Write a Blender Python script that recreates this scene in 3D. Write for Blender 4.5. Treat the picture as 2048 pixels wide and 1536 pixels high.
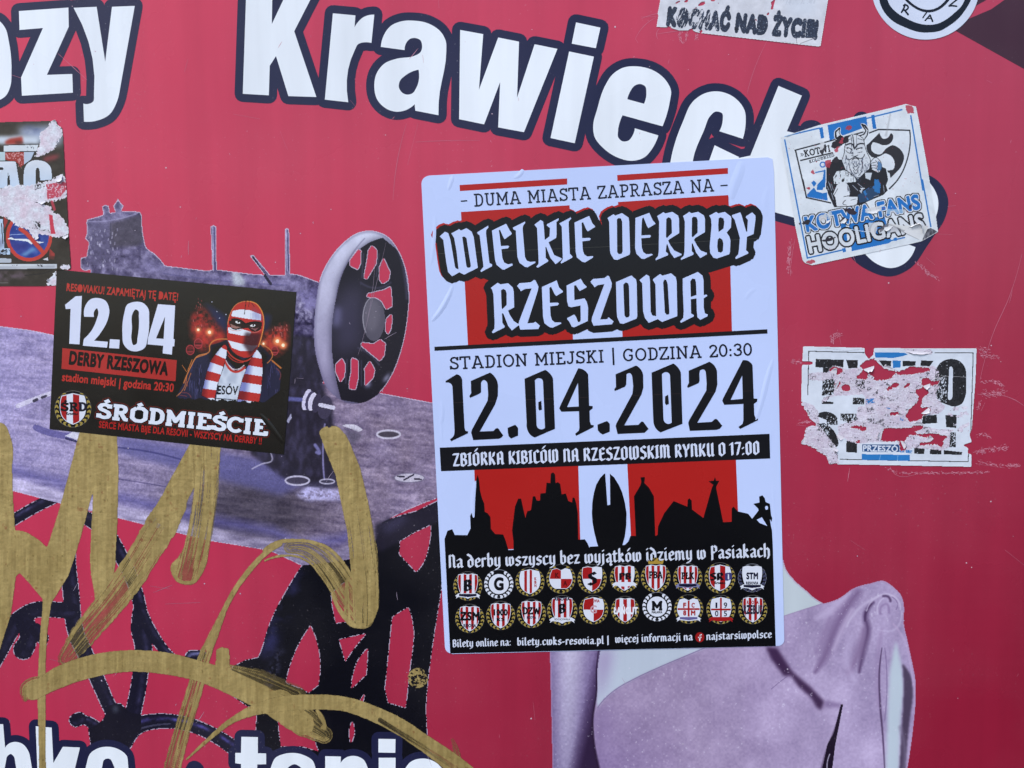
import bpy, math, random
import numpy as np
from mathutils import Matrix
from mathutils.geometry import delaunay_2d_cdt

for o in list(bpy.data.objects):
    bpy.data.objects.remove(o)
SC = bpy.context.scene
COL = SC.collection
random.seed(7)

# ------------------------------------------------------------------ camera
F = 1540.0                       # focal length of the photograph in its own pixels (2048 x 1536)
U = 0.297 / 686.0                # metres per pixel on the wall (the big poster is 297 mm wide)
CAM_Z = 1.45
YAW, PITCH = math.radians(-2.5), math.radians(-4.0)
cy_, sy_, cp_, sp_ = math.cos(YAW), math.sin(YAW), math.cos(PITCH), math.sin(PITCH)
ROT = np.array([[cy_, 0, sy_], [0, 1, 0], [-sy_, 0, cy_]]) @ np.array([[1, 0, 0], [0, cp_, -sp_], [0, sp_, cp_]])
cam = bpy.data.objects.new('camera', bpy.data.cameras.new('camera'))
COL.objects.link(cam)
cam.data.sensor_width = 36.0
cam.data.lens = F / 2048 * 36.0
cam.data.clip_start = 0.01
cam.data.clip_end = 5000
def c2w(v):
    return (v[0], v[2], -v[1])
rx, dn, fw = (c2w(ROT[:, i]) for i in range(3))
M = Matrix(((rx[0], -dn[0], -fw[0], 0), (rx[1], -dn[1], -fw[1], -F * U), (rx[2], -dn[2], -fw[2], CAM_Z), (0, 0, 0, 1)))
cam.matrix_world = M
SC.camera = cam

# ------------------------------------------------------------------ light: bright hazy sky, soft sun from the upper left behind the camera
SUN_EL, SUN_AZ = math.radians(52), math.radians(-48)      # azimuth measured from straight behind the camera, to the left
w = bpy.data.worlds.new('World'); SC.world = w; w.use_nodes = True
nt = w.node_tree
bg = nt.nodes['Background']
sky = nt.nodes.new('ShaderNodeTexSky')
sky.sky_type = 'NISHITA'; sky.sun_disc = False
sky.sun_elevation = SUN_EL
sky.sun_rotation = math.radians(180) - SUN_AZ
sky.dust_density = 2.0
nt.links.new(sky.outputs['Color'], bg.inputs['Color'])
bg.inputs['Strength'].default_value = 0.10
sun = bpy.data.objects.new('sun', bpy.data.lights.new('sun', 'SUN'))
COL.objects.link(sun)
sun.data.energy = 1.1
sun.data.angle = math.radians(14)
sun.data.color = (1.0, 0.975, 0.95)
sd = Matrix.Rotation(0, 3, 'X')
from mathutils import Vector
to_sun = Vector((math.sin(SUN_AZ) * math.cos(SUN_EL), -math.cos(SUN_AZ) * math.cos(SUN_EL), math.sin(SUN_EL)))
sun.rotation_euler = to_sun.to_track_quat('Z', 'Y').to_euler()
SC.view_settings.view_transform = 'Standard'
SC.view_settings.look = 'None'
SC.view_settings.exposure = 1.4
SC.view_settings.gamma = 1.0

# ------------------------------------------------------------------ helpers
ALB = 0.87
def lin(c):
    c = np.asarray(c, float) / 255.0
    return np.where(c <= 0.04045, c / 12.92, ((np.maximum(c, 0) + 0.055) / 1.055) ** 2.4) * ALB
def wall(px, py, h):
    """point of the wall (h metres in front of the board's face) seen at a photograph pixel"""
    px = np.asarray(px, float) - 1024; py = np.asarray(py, float) - 768
    dx = ROT[0, 0] * px + ROT[0, 1] * py + ROT[0, 2] * F
    dy = ROT[1, 0] * px + ROT[1, 1] * py + ROT[1, 2] * F
    dz = ROT[2, 0] * px + ROT[2, 1] * py + ROT[2, 2] * F
    t = (F - h / U) / dz
    return np.stack([t * dx * U, np.zeros_like(t) - h, CAM_Z - t * dy * U], -1)

def P(s, T=(0, 0, 1)):
    """contours from 'x,y x,y~ ...' ('~' = smooth point, '/' = next contour); T maps to photograph pixels"""
    out = []
    for cont in s.split('/'):
        pts, sm = [], []
        for tok in cont.split():
            sm.append(tok.endswith('~'))
            a, b = tok.rstrip('~').split(',')
            pts.append((T[0] + float(a) / T[2], T[1] + float(b) / T[2]))
        out.append(smooth(np.array(pts), sm, True))
    return out
def L(s, T=(0, 0, 1), sm=True):
    pts = [t.split(',') for t in s.split()]
    pts = np.array([(T[0] + float(a) / T[2], T[1] + float(b) / T[2]) for a, b in pts])
    return smooth(pts, [sm] * len(pts), False) if sm and len(pts) > 2 else pts
def smooth(p, sm, closed, n=5):
    N = len(p); out = []
    def tan(i):
        a, b = (i - 1) % N, (i + 1) % N
        if not closed and i == 0: return None
        if not closed and i == N - 1: return None
        la = np.hypot(*(p[i] - p[a])) + 1e-9; lb = np.hypot(*(p[b] - p[i])) + 1e-9
        return ((p[i] - p[a]) / la * lb + (p[b] - p[i]) / lb * la) / (la + lb)
    for i in range(N if closed else N - 1):
        j = (i + 1) % N
        out.append(p[i])
        if not (sm[i] or sm[j]): continue
        d = p[j] - p[i]; l = np.hypot(*d) + 1e-9
        ti = tan(i) if sm[i] else None; tj = tan(j) if sm[j] else None
        if ti is None and tj is None: continue
        if ti is None: ti = 2 * d / l - tj
        if tj is None: tj = 2 * d / l - ti
        for k in range(1, n):
            t = k / n
            out.append((2*t**3 - 3*t*t + 1) * p[i] + (t**3 - 2*t*t + t) * l * ti + (-2*t**3 + 3*t*t) * p[j] + (t**3 - t*t) * l * tj)
    if not closed: out.append(p[-1])
    return np.array(out)
def ell(cx, cy, rx_, ry_, n=28, rot=0.0, a0=0, a1=2 * math.pi, closed=True):
    a = np.linspace(a0, a1, n, endpoint=not closed)
    x, y = rx_ * np.cos(a), ry_ * np.sin(a)
    c, s = math.cos(rot), math.sin(rot)
    return np.stack([cx + c * x - s * y, cy + s * x + c * y], -1)
def strk(p, wd, closed=False, rnd=True, nd=10):
    """a stroke as convex pieces (their union is the stroke)"""
    p = np.asarray(p, float); out = []
    n = len(p)
    ws = np.full(n, wd, float) if np.isscalar(wd) else np.interp(np.linspace(0, 1, n), np.linspace(0, 1, len(wd)), wd)
    for i in range(n if closed else n - 1):
        a, b = p[i], p[(i + 1) % n]
        d = b - a; l = np.hypot(*d)
        if l < 1e-6: continue
        q = np.array([-d[1], d[0]]) / l / 2
        out.append(np.array([a + q * ws[i], b + q * ws[(i + 1) % n], b - q * ws[(i + 1) % n], a - q * ws[i]]))
    rng = range(n) if (closed or rnd) else range(1, n - 1)
    for i in rng:
        if ws[i] > 0: out.append(ell(p[i][0], p[i][1], ws[i] / 2, ws[i] / 2, nd))
    return out
def simp(c, tol):
    """Douglas-Peucker on a closed contour"""
    c = np.asarray(c); n = len(c)
    if n < 5: return c
    k = int(np.argmax(np.hypot(*(c - c[0]).T)))
    def dp(a, b):
        if b - a < 2: return []
        p, q = c[a], c[b % n]; d = q - p; l = np.hypot(*d) + 1e-9
        m_ = c[a + 1:b]; e = np.abs((m_[:, 0] - p[0]) * d[1] - (m_[:, 1] - p[1]) * d[0]) / l
        i = int(np.argmax(e))
        if e[i] < tol: return []
        i += a + 1
        return dp(a, i) + [i] + dp(i, b)
    return c[[0] + dp(0, k) + [k] + dp(k, n)]
def union(polys):
    """outline loops (even-odd) of the union of polygons"""
    V, Fc = [], []
    for c in polys:
        c = np.asarray(c, float)
        c = c[np.hypot(*(c - np.roll(c, 1, 0)).T) > 1e-3]
        if len(c) < 3: continue
        c = ccw(c); n = len(V); V += [(float(x), float(y)) for x, y in c]; Fc.append(list(range(n, n + len(c))))
    r = delaunay_2d_cdt(V, [], Fc, 1, 1e-3)
    nxt = {}; es = set()
    for f, of in zip(r[2], r[5]):
        if not of or len(f) != 3: continue
        for a, b in ((f[0], f[1]), (f[1], f[2]), (f[2], f[0])):
            if (b, a) in es: es.discard((b, a))
            else: es.add((a, b))
    for a, b in es: nxt.setdefault(a, []).append(b)
    loops = []
    while nxt:
        a = next(iter(nxt)); lp = []
        while a in nxt:
            lp.append(a); b = nxt[a].pop()
            if not nxt[a]: del nxt[a]
            a = b
        if len(lp) > 2: loops.append(np.array([tuple(r[0][i]) for i in lp]))
    return loops
def bool_loops(groups, keep):
    """outline loops of a boolean of polygon groups; keep(counts) tells whether a face belongs"""
    V, Fc, own = [], [], []
    for g, polys in enumerate(groups):
        for c in polys:
            c = np.asarray(c, float)
            c = c[np.hypot(*(c - np.roll(c, 1, 0)).T) > 1e-6]
            if len(c) < 3: continue
            c = ccw(c); n = len(V); V += [(float(x), float(y)) for x, y in c]; Fc.append(list(range(n, n + len(c)))); own.append(g)
    r = delaunay_2d_cdt(V, [], Fc, 1, 1e-6)
    nxt, es = {}, set()
    for f, of in zip(r[2], r[5]):
        if len(f) != 3: continue
        cnt = [0] * len(groups)
        for q in of: cnt[own[q]] += 1
        if not keep(cnt): continue
        for a, b in ((f[0], f[1]), (f[1], f[2]), (f[2], f[0])):
            if (b, a) in es: es.discard((b, a))
            else: es.add((a, b))
    for a, b in es: nxt.setdefault(a, []).append(b)
    loops = []
    while nxt:
        a = next(iter(nxt)); lp = []
        while a in nxt:
            lp.append(a); b = nxt[a].pop()
            if not nxt[a]: del nxt[a]
            a = b
        if len(lp) > 2: loops.append(np.array([tuple(r[0][i]) for i in lp]))
    return loops
def grow(polys, r, nd=14):
    """round outward offset of an even-odd shape, as loops (counters smaller than the offset close up)"""
    out = [simp(polys[0], .3)]
    for c in polys: out += strk(simp(c, .35), 2 * r, True, True, nd)
    for c in polys[1:]:
        if not inside(c[0], polys[0]): out.append(simp(c, .3))
    return [simp(c, .15) for c in union(out)]
def inside(p, c):
    x, y = c[:, 0], c[:, 1]; x2, y2 = np.roll(x, -1), np.roll(y, -1)
    k = (y > p[1]) != (y2 > p[1])
    return bool((k & (p[0] < (x2 - x) * (p[1] - y) / np.where(y2 == y, 1, y2 - y) + x)).sum() % 2)

def ccw(c):
    a = (c[:, 0] * np.roll(c[:, 1], -1) - c[:, 1] * np.roll(c[:, 0], -1)).sum()
    return c if a > 0 else c[::-1]
def link(name, me, parent=None):
    o = bpy.data.objects.new(name, me); COL.objects.link(o)
    if parent is not None: o.parent = parent
    return o
def thing(name, label, cat, group=None, px=None):
    o = bpy.data.objects.new(name, None); COL.objects.link(o)
    o['label'] = label; o['category'] = cat
    if group: o['group'] = group
    o.empty_display_size = 0.02
    if px is not None:
        o.location = wall(px[0], px[1], 0.0)
    return o
def mesh(name, verts, faces, cols, mat, parent=None):
    """verts (n,3), faces: (m,k) int array, cols (m,3) linear; stored per face"""
    verts = np.asarray(verts, np.float32); faces = np.asarray(faces, np.int32)
    if parent is not None: verts = verts - np.array(parent_loc(parent), np.float32)
    me = bpy.data.meshes.new(name)
    me.vertices.add(len(verts)); me.vertices.foreach_set('co', verts.ravel())
    k = faces.shape[1]
    me.loops.add(faces.size); me.loops.foreach_set('vertex_index', faces.ravel())
    me.polygons.add(len(faces))
    me.polygons.foreach_set('loop_start', np.arange(0, faces.size, k, dtype=np.int32))
    me.update(calc_edges=True)
    at = me.attributes.new('Col', 'FLOAT_COLOR', 'FACE')
    c4 = np.ones((len(faces), 4), np.float32); c4[:, :np.shape(cols)[1]] = cols
    at.data.foreach_set('color', c4.ravel())
    me.materials.append(mat)
    return link(name, me, parent)
def parent_loc(p):
    l = np.zeros(3)
    while p is not None:
        l = l + np.array(p.location); p = p.parent
    return l

def flat(layers, h, parent, mat, hskirt=None):
    """painter's-order vector art -> one flat mesh per part, no overlapping faces.
    layer = (polys, rgb, part[, 'nz']).  Returns {part: object}"""
    V, Fc, own = [], [], []
    for li, ly in enumerate(layers):
        for c in (union(ly[0]) if len(ly) > 3 else ly[0]):
            c = np.asarray(c, float)
            keep = np.hypot(*(c - np.roll(c, 1, 0)).T) > 1e-3
            c = c[keep]
            if len(c) < 3: continue
            c = ccw(c); n = len(V)
            V += [(float(x), float(y)) for x, y in c]
            Fc.append(list(range(n, n + len(c)))); own.append(li)
    r = delaunay_2d_cdt(V, [], Fc, 1, 1e-4)
    vs = np.array([tuple(v) for v in r[0]])
    parts = {}
    for f, of in zip(r[2], r[5]):
        if len(f) != 3: continue
        cnt = {}
        for q in of: cnt[own[q]] = cnt.get(own[q], 0) + 1
        top = -1
        for li, c in cnt.items():
            if li > top and c % 2: top = li
        if top < 0 or layers[top][2] is None: continue
        a, b, c = vs[f[0]], vs[f[1]], vs[f[2]]
        cr = (b[0]-a[0])*(c[1]-a[1]) - (b[1]-a[1])*(c[0]-a[0])
        if abs(cr) < 1e-7: continue
        parts.setdefault(layers[top][2], []).append(((f[0], f[1], f[2]) if cr < 0 else (f[0], f[2], f[1]), top))
    out = {}
    for name, fl in parts.items():
        idx = np.array([f for f, _ in fl]); u, inv = np.unique(idx, return_inverse=True)
        cols = np.array([lin(layers[t][1]) for _, t in fl])
        pts = wall(vs[u, 0], vs[u, 1], h)
        par = parent
        nm = name
        if '>' in name:
            pa, nm = name.split('>')
            par = out.get(pa) or parent
        out[name] = mesh(nm, pts, inv.reshape(-1, 3), cols, mat, par)
    return out
def sheet(name, poly, rgb, h, parent, mat):
    """a paper or vinyl sheet with its edge"""
    o = flat([([poly], rgb, name)], h, parent, mat)[name]
    poly = np.asarray(poly)
    n = len(poly); up = wall(poly[:, 0], poly[:, 1], h); dnn = up.copy(); dnn[:, 1] = 0.0
    me = o.data
    # edge as extra faces
    v0 = np.zeros(len(me.vertices) * 3, np.float32); me.vertices.foreach_get('co', v0)
    fc = [tuple(p.vertices) for p in me.polygons]
    cols = np.zeros(len(fc) * 4, np.float32); me.attributes['Col'].data.foreach_get('color', cols)
    off = parent_loc(parent)
    base = len(v0) // 3
    allv = [tuple(x) for x in v0.reshape(-1, 3)] + [tuple(x - off) for x in up] + [tuple(x - off) for x in dnn]
    for i in range(n):
        j = (i + 1) % n
        fc.append((base + i, base + n + i, base + n + j, base + j))
    me2 = bpy.data.meshes.new(name); me2.from_pydata(allv, [], fc); me2.update()
    at = me2.attributes.new('Col', 'FLOAT_COLOR', 'FACE')
    c4 = np.concatenate([cols.reshape(-1, 4), np.tile(np.append(lin(np.array(rgb)), 1), (n, 1))]).astype(np.float32)
    at.data.foreach_set('color', c4.ravel())
    me2.materials.append(mat); o.data = me2
    return o

def hsh(ix, iy, s):
    v = np.sin(ix * 127.1 + iy * 311.7 + s * 74.7) * 43758.5453
    return v - np.floor(v)
def vn(x, y, s=0):
    ix, iy = np.floor(x), np.floor(y); fx, fy = x - ix, y - iy
    fx = fx * fx * (3 - 2 * fx); fy = fy * fy * (3 - 2 * fy)
    return (hsh(ix, iy, s) * (1 - fx) + hsh(ix + 1, iy, s) * fx) * (1 - fy) + (hsh(ix, iy + 1, s) * (1 - fx) + hsh(ix + 1, iy + 1, s) * fx) * fy
def fbm(x, y, s=0, o=4):
    v, a, t = 0, 1, 0
    for k in range(o):
        v = v + a * vn(x * 2**k, y * 2**k, s + 13 * k); t += a; a *= 0.55
    return v / t

class Ras:
    """a small picture made of flat cells; every cell becomes a face of the print"""
    def __init__(s, x0, y0, x1, y1, st):
        s.st, s.x0, s.y0 = st, x0, y0
        s.W, s.H = int(math.ceil((x1 - x0) / st)), int(math.ceil((y1 - y0) / st))
        s.X, s.Y = np.meshgrid(x0 + (np.arange(s.W) + .5) * st, y0 + (np.arange(s.H) + .5) * st)
        s.c = np.zeros((s.H, s.W, 3)); s.l = np.full((s.H, s.W), -1)
    def m(s, polys, nz=False):
        """coverage mask (even-odd over the polygons, or their union)"""
        tot = np.zeros((s.H, s.W), bool)
        for c in polys:
            c = np.asarray(c); q = np.zeros((s.H, s.W + 1), np.int32)
            gx, gy = (c[:, 0] - s.x0) / s.st - .5, (c[:, 1] - s.y0) / s.st - .5
            n = len(c)
            for i in range(n):
                j = (i + 1) % n
                ya, yb, xa, xb = gy[i], gy[j], gx[i], gx[j]
                if ya == yb: continue
                if ya > yb: ya, yb, xa, xb = yb, ya, xb, xa
                r0, r1 = max(0, math.ceil(ya)), min(s.H, math.ceil(yb))
                if r1 <= r0: continue
                rows = np.arange(r0, r1)
                xs = xa + (rows - ya) / (yb - ya) * (xb - xa)
                q[rows, np.clip(np.ceil(xs), 0, s.W).astype(int)] += 1
            mk = (np.cumsum(q, 1)[:, :s.W] % 2).astype(bool)
            tot = (tot | mk) if nz else (tot ^ mk)
        return tot
    def blur(s, a, px):
        a = np.asarray(a, float); r = max(1, int(round(px / s.st / 2)))
        for _ in range(3):
            for ax in (0, 1):
                pad = [(0, 0), (0, 0)]; pad[ax] = (r + 1, r)
                b = np.cumsum(np.pad(a, pad, mode='edge'), ax)
                n = a.shape[ax]
                a = ((b[2*r+1:2*r+1+n] - b[:n]) if ax == 0 else (b[:, 2*r+1:2*r+1+n] - b[:, :n])) / (2*r+1)
        return a
    def band(s, pts, wd):
        """along (px), across (-1..1) and half width of the closest point of a polyline of varying width"""
        p = np.asarray(pts, float); n = len(p)
        ws = np.full(n, wd, float) if np.isscalar(wd) else np.interp(np.linspace(0, 1, n), np.linspace(0, 1, len(wd)), wd)
        best = np.full((s.H, s.W), 1e9); A = np.zeros_like(best); Tt = np.full_like(best, 9.0); acc = 0
        for i in range(n - 1):
            a, b = p[i], p[i + 1]; d = b - a; l = np.hypot(*d)
            if l < 1e-6: continue
            m_ = max(ws[i], ws[i + 1]) * 1.5 + 4
            i0 = max(0, int((min(a[0], b[0]) - m_ - s.x0) / s.st)); i1 = min(s.W, int((max(a[0], b[0]) + m_ - s.x0) / s.st) + 1)
            j0 = max(0, int((min(a[1], b[1]) - m_ - s.y0) / s.st)); j1 = min(s.H, int((max(a[1], b[1]) + m_ - s.y0) / s.st) + 1)
            if i1 > i0 and j1 > j0:
                x, y = s.X[j0:j1, i0:i1] - a[0], s.Y[j0:j1, i0:i1] - a[1]
                t = np.clip((x * d[0] + y * d[1]) / l / l, 0, 1)
                ex, ey = x - t * d[0], y - t * d[1]
                dist = np.hypot(ex, ey); sg = np.sign(d[0] * y - d[1] * x); hw = (ws[i] + (ws[i+1] - ws[i]) * t) / 2 + 1e-6
                q = dist / hw; bb = best[j0:j1, i0:i1]; k = q < bb
                bb[k] = q[k]; A[j0:j1, i0:i1][k] = (acc + t * l)[k]; Tt[j0:j1, i0:i1][k] = (q * sg)[k]
            acc += l
        return A, Tt, acc
    def sk(s, pts, wd, soft=0.0):
        _, t, _ = s.band(pts, wd)
        return np.clip((1 - np.abs(t)) / max(soft, 1e-3), 0, 1)
    def p(s, mk, rgb, a=1.0):
        mk = np.asarray(mk, float)[..., None] * a
        s.c = s.c * (1 - mk) + np.asarray(rgb, float) * mk
    def build(s, names, h, parent, mat):
        out = {}
        for lab, name in names.items():
            jj, ii = np.nonzero(s.l == lab)
            if len(jj) == 0: continue
            W1 = s.W + 1
            q = np.stack([jj * W1 + ii, (jj + 1) * W1 + ii, (jj + 1) * W1 + ii + 1, jj * W1 + ii + 1], 1)
            u, inv = np.unique(q, return_inverse=True)
            pts = wall(s.x0 + (u % W1) * s.st, s.y0 + (u // W1) * s.st, h)
            out[name] = mesh(name, pts, inv.reshape(-1, 4), np.concatenate([lin(np.clip(s.c[jj, ii], 0, 255)), (s.a[jj, ii] if hasattr(s, 'a') else np.ones(len(jj)))[:, None]], 1), mat, parent if not isinstance(parent, dict) else parent[lab])
        return out

# ------------------------------------------------------------------ lettering
_font_cache = {}
def sans(s, bold=0.0):
    key = (s, bold)
    if key in _font_cache: return _font_cache[key]
    c = bpy.data.curves.new('t', 'FONT'); c.body = s; c.space_character = 1 + bold * 1.6
    o = bpy.data.objects.new('t', c); COL.objects.link(o)
    dg = bpy.context.evaluated_depsgraph_get()
    cu = o.evaluated_get(dg).to_curve(dg)
    out = []
    for sp in cu.splines:
        bp = sp.bezier_points; pts = []
        n = len(bp)
        for i in range(n):
            a, b = bp[i], bp[(i + 1) % n]
            p0, p1, p2, p3 = (np.array(v[:2]) for v in (a.co, a.handle_right, b.handle_left, b.co))
            ch = p3 - p0; l = np.hypot(*ch) + 1e-9
            dev = max(abs((p1-p0)[0]*ch[1]-(p1-p0)[1]*ch[0]), abs((p2-p0)[0]*ch[1]-(p2-p0)[1]*ch[0])) / l
            k = 1 if dev < 0.004 else 4
            for t in range(k):
                t = t / k
                pts.append((1-t)**3*p0 + 3*(1-t)**2*t*p1 + 3*(1-t)*t*t*p2 + t**3*p3)
        pts = np.array(pts)
        kp = np.hypot(*(pts - np.roll(pts, 1, 0)).T) > 1e-5
        pts = pts[kp]
        out.append(pts)
    o.evaluated_get(dg).to_curve_clear(); bpy.data.objects.remove(o); bpy.data.curves.remove(c)
    if SGN is not None:
        area = lambda c: (c[:, 0] * np.roll(c[:, 1], -1) - c[:, 1] * np.roll(c[:, 0], -1)).sum() * SGN
        outer = [c for c in out if area(c) > 0]; hole = [c for c in out if area(c) <= 0]
        sk_ = [p_ for c in out for p_ in strk(c, 2 * bold, True, True, 6)] if bold else []
        sk_ = [p_ for p_ in sk_ if len(p_) > 2]
        out = bool_loops([outer, hole, sk_], lambda k: (k[0] and not k[1]) or k[2])
    _font_cache[key] = out
    return out
# direction of the built-in font's outer contours, measured once
SGN = None
_q = sans('I')[0]
SGN = 1.0 if (_q[:, 0] * np.roll(_q[:, 1], -1) - _q[:, 1] * np.roll(_q[:, 0], -1)).sum() > 0 else -1.0
CAPH = _q[:, 1].max()
_font_cache.clear()
def place(polys, p0, p1, cap, up=None, x0=None, x1=None):
    """put glyph outlines (cap height 1, y up) on the baseline p0-p1; cap in pixels"""
    p0, p1 = np.array(p0, float), np.array(p1, float)
    allx = np.concatenate([c[:, 0] for c in polys])
    x0 = allx.min() if x0 is None else x0; x1 = allx.max() if x1 is None else x1
    d = p1 - p0; l = np.hypot(*d)
    if up is None: up = np.array([d[1], -d[0]]) / l
    up = np.array(up, float)
    return [p0 + (c[:, :1] - x0) / (x1 - x0) * d + c[:, 1:] * cap * up for c in polys]
def txt(s, p0, p1, cap, bold=0.0, up=None):
    return place([c / CAPH for c in sans(s, bold)], p0, p1, cap, up)

def arcs(cx, cy, rx_, ry_, a0, a1, n=7):
    a = np.radians(np.linspace(a0, a1, n)); return [(cx + rx_ * math.cos(t), cy + ry_ * math.sin(t)) for t in a]
def pl(s): return [tuple(float(v) for v in t.split(',')) for t in s.split()]
# slab-serif skeletons, cap height 1
SLAB = {
 'D': (.80, ['.22,.06 .22,.94', '.04,.94 .42,.94 .58,.86 .68,.66 .68,.34 .58,.14 .42,.06 .04,.06']),
 'U': (.86, ['.2,.94 .2,.3 .27,.12 .43,.06 .59,.12 .66,.3 .66,.94', '.04,.94 .36,.94', '.5,.94 .82,.94']),
 'M': (1.0, ['.18,.06 .18,.94 .5,.3 .82,.94 .82,.06', '.03,.06 .34,.06', '.66,.06 .97,.06', '.03,.94 .2,.94', '.8,.94 .97,.94']),
 'A': (.92, ['.15,.06 .42,.94 .5,.94 .77,.06', '.27,.34 .65,.34', '.02,.06 .32,.06', '.6,.06 .9,.06', '.3,.94 .5,.94']),
 'I': (.42, ['.21,.06 .21,.94', '.04,.94 .38,.94', '.04,.06 .38,.06']),
 'S': (.70, ['.6,.72 .55,.87 .38,.94 .2,.89 .12,.74 .19,.6 .38,.52 .56,.42 .62,.26 .55,.11 .36,.06 .18,.11 .1,.28', '.61,.98 .61,.7', '.1,.02 .1,.3']),
 'T': (.80, ['.4,.06 .4,.94', '.06,.72 .06,.94 .74,.94 .74,.72', '.24,.06 .56,.06']),
 'Z': (.72, ['.07,.74 .07,.94 .62,.94 .08,.06 .66,.06 .66,.28']),
 'P': (.74, ['.22,.06 .22,.94', '.04,.94 .46,.94 .62,.86 .66,.7 .6,.54 .46,.46 .22,.46', '.04,.06 .42,.06']),
 'R': (.84, ['.22,.06 .22,.94', '.04,.94 .46,.94 .61,.87 .65,.72 .6,.57 .46,.5 .22,.5', '.42,.5 .66,.06 .8,.06', '.04,.06 .4,.06']),
 'N': (.90, ['.18,.06 .18,.94 .71,.06 .71,.94', '.03,.94 .2,.94', '.03,.06 .34,.06', '.56,.94 .87,.94']),
 'J': (.62, ['.44,.94 .44,.26 .38,.11 .24,.06 .12,.1 .08,.26', '.26,.94 .6,.94']),
 'E': (.74, ['.22,.06 .22,.94', '.04,.94 .62,.94 .62,.72', '.04,.06 .66,.06 .66,.28', '.22,.5 .5,.5']),
 'K': (.86, ['.22,.06 .22,.94', '.64,.94 .24,.42', '.38,.58 .66,.06', '.04,.06 .4,.06', '.04,.94 .4,.94', '.5,.94 .78,.94', '.54,.06 .84,.06']),
 'L': (.68, ['.22,.06 .22,.94', '.04,.94 .4,.94', '.04,.06 .62,.06 .62,.3']),
 'G': (.84, None), 'O': (.86, None), 'C': (.76, None), 'Q': (.86, None),
 'B': (.78, ['.22,.06 .22,.94', '.04,.94 .46,.94 .6,.87 .63,.74 .58,.6 .46,.53 .22,.53', '.46,.53 .62,.45 .68,.3 .62,.13 .46,.06 .04,.06']),
 'W': (1.1, ['.14,.94 .34,.06 .55,.8 .76,.06 .96,.94', '.02,.94 .3,.94', '.8,.94 1.08,.94']),
 '2': (.66, ['.1,.7 .14,.86 .32,.94 .5,.87 .56,.72 .5,.55 .1,.06 .6,.06 .6,.24']),
 '3': (.66, ['.1,.76 .16,.88 .32,.94 .5,.87 .55,.73 .48,.58 .28,.52', '.28,.52 .5,.46 .58,.3 .5,.12 .3,.06 .14,.11 .07,.26']),
 '0': (.68, None), ':': (.3, ['.14,.1 .14,.12', '.14,.52 .14,.54']), '|': (.34, ['.17,-.24 .17,1.12']), '!': (.3, ['.14,1 .14,.34', '.14,.06 .14,.08']),
}
def slab(s, p0, p1, cap, wt=.125, up=None):
    out, x = [], 0.0
    for ch in s:
        acc = None
        if ch == ' ': x += .46; continue
        b = {'Ś': 'S', 'Ó': 'O', 'Ł': 'L', 'Ć': 'C', 'Ż': 'Z'}.get(ch, ch)
        wdt, sk = SLAB[b]
        if sk is None:
            if b == 'O' and wt > .2: ls = [pl('.3,.93 .58,.93 .76,.76 .76,.24 .58,.07 .3,.07 .12,.24 .12,.76 .3,.93')]
            elif b == 'O': ls = [arcs(.43, .5, .34, .44, 0, 360, 21)]
            elif b == '0': ls = [arcs(.34, .5, .25, .44, 0, 360, 19)]
            elif b == 'G': ls = [arcs(.42, .5, .33, .44, 40, 320, 15), pl('.67,.2 .67,.46 .46,.46'), pl('.67,.96 .67,.72')]
            else: ls = [arcs(.42, .5, .33, .44, 40, 320, 15), pl('.67,.96 .67,.7')]
        else: ls = [pl(q) for q in sk]
        if ch in 'ŚÓĆ': ls.append(pl('.34,1.1 .56,1.24'))
        if ch == 'Ł': ls.append(pl('.05,.4 .4,.6'))
        if ch == 'Ż': ls.append(pl('.36,1.16 .37,1.18'))
        for q in ls:
            q = np.array(q) + np.array([x, 0])
            out += strk(q, wt, False, False) if ch not in ':' else [ell(q[0][0], q[0][1], .09, .09, 8)]
            if len(q) > 2:
                for v in q[1:-1]: pass
        x += wdt + .04
    return place(out, p0, p1, cap, up)
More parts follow.
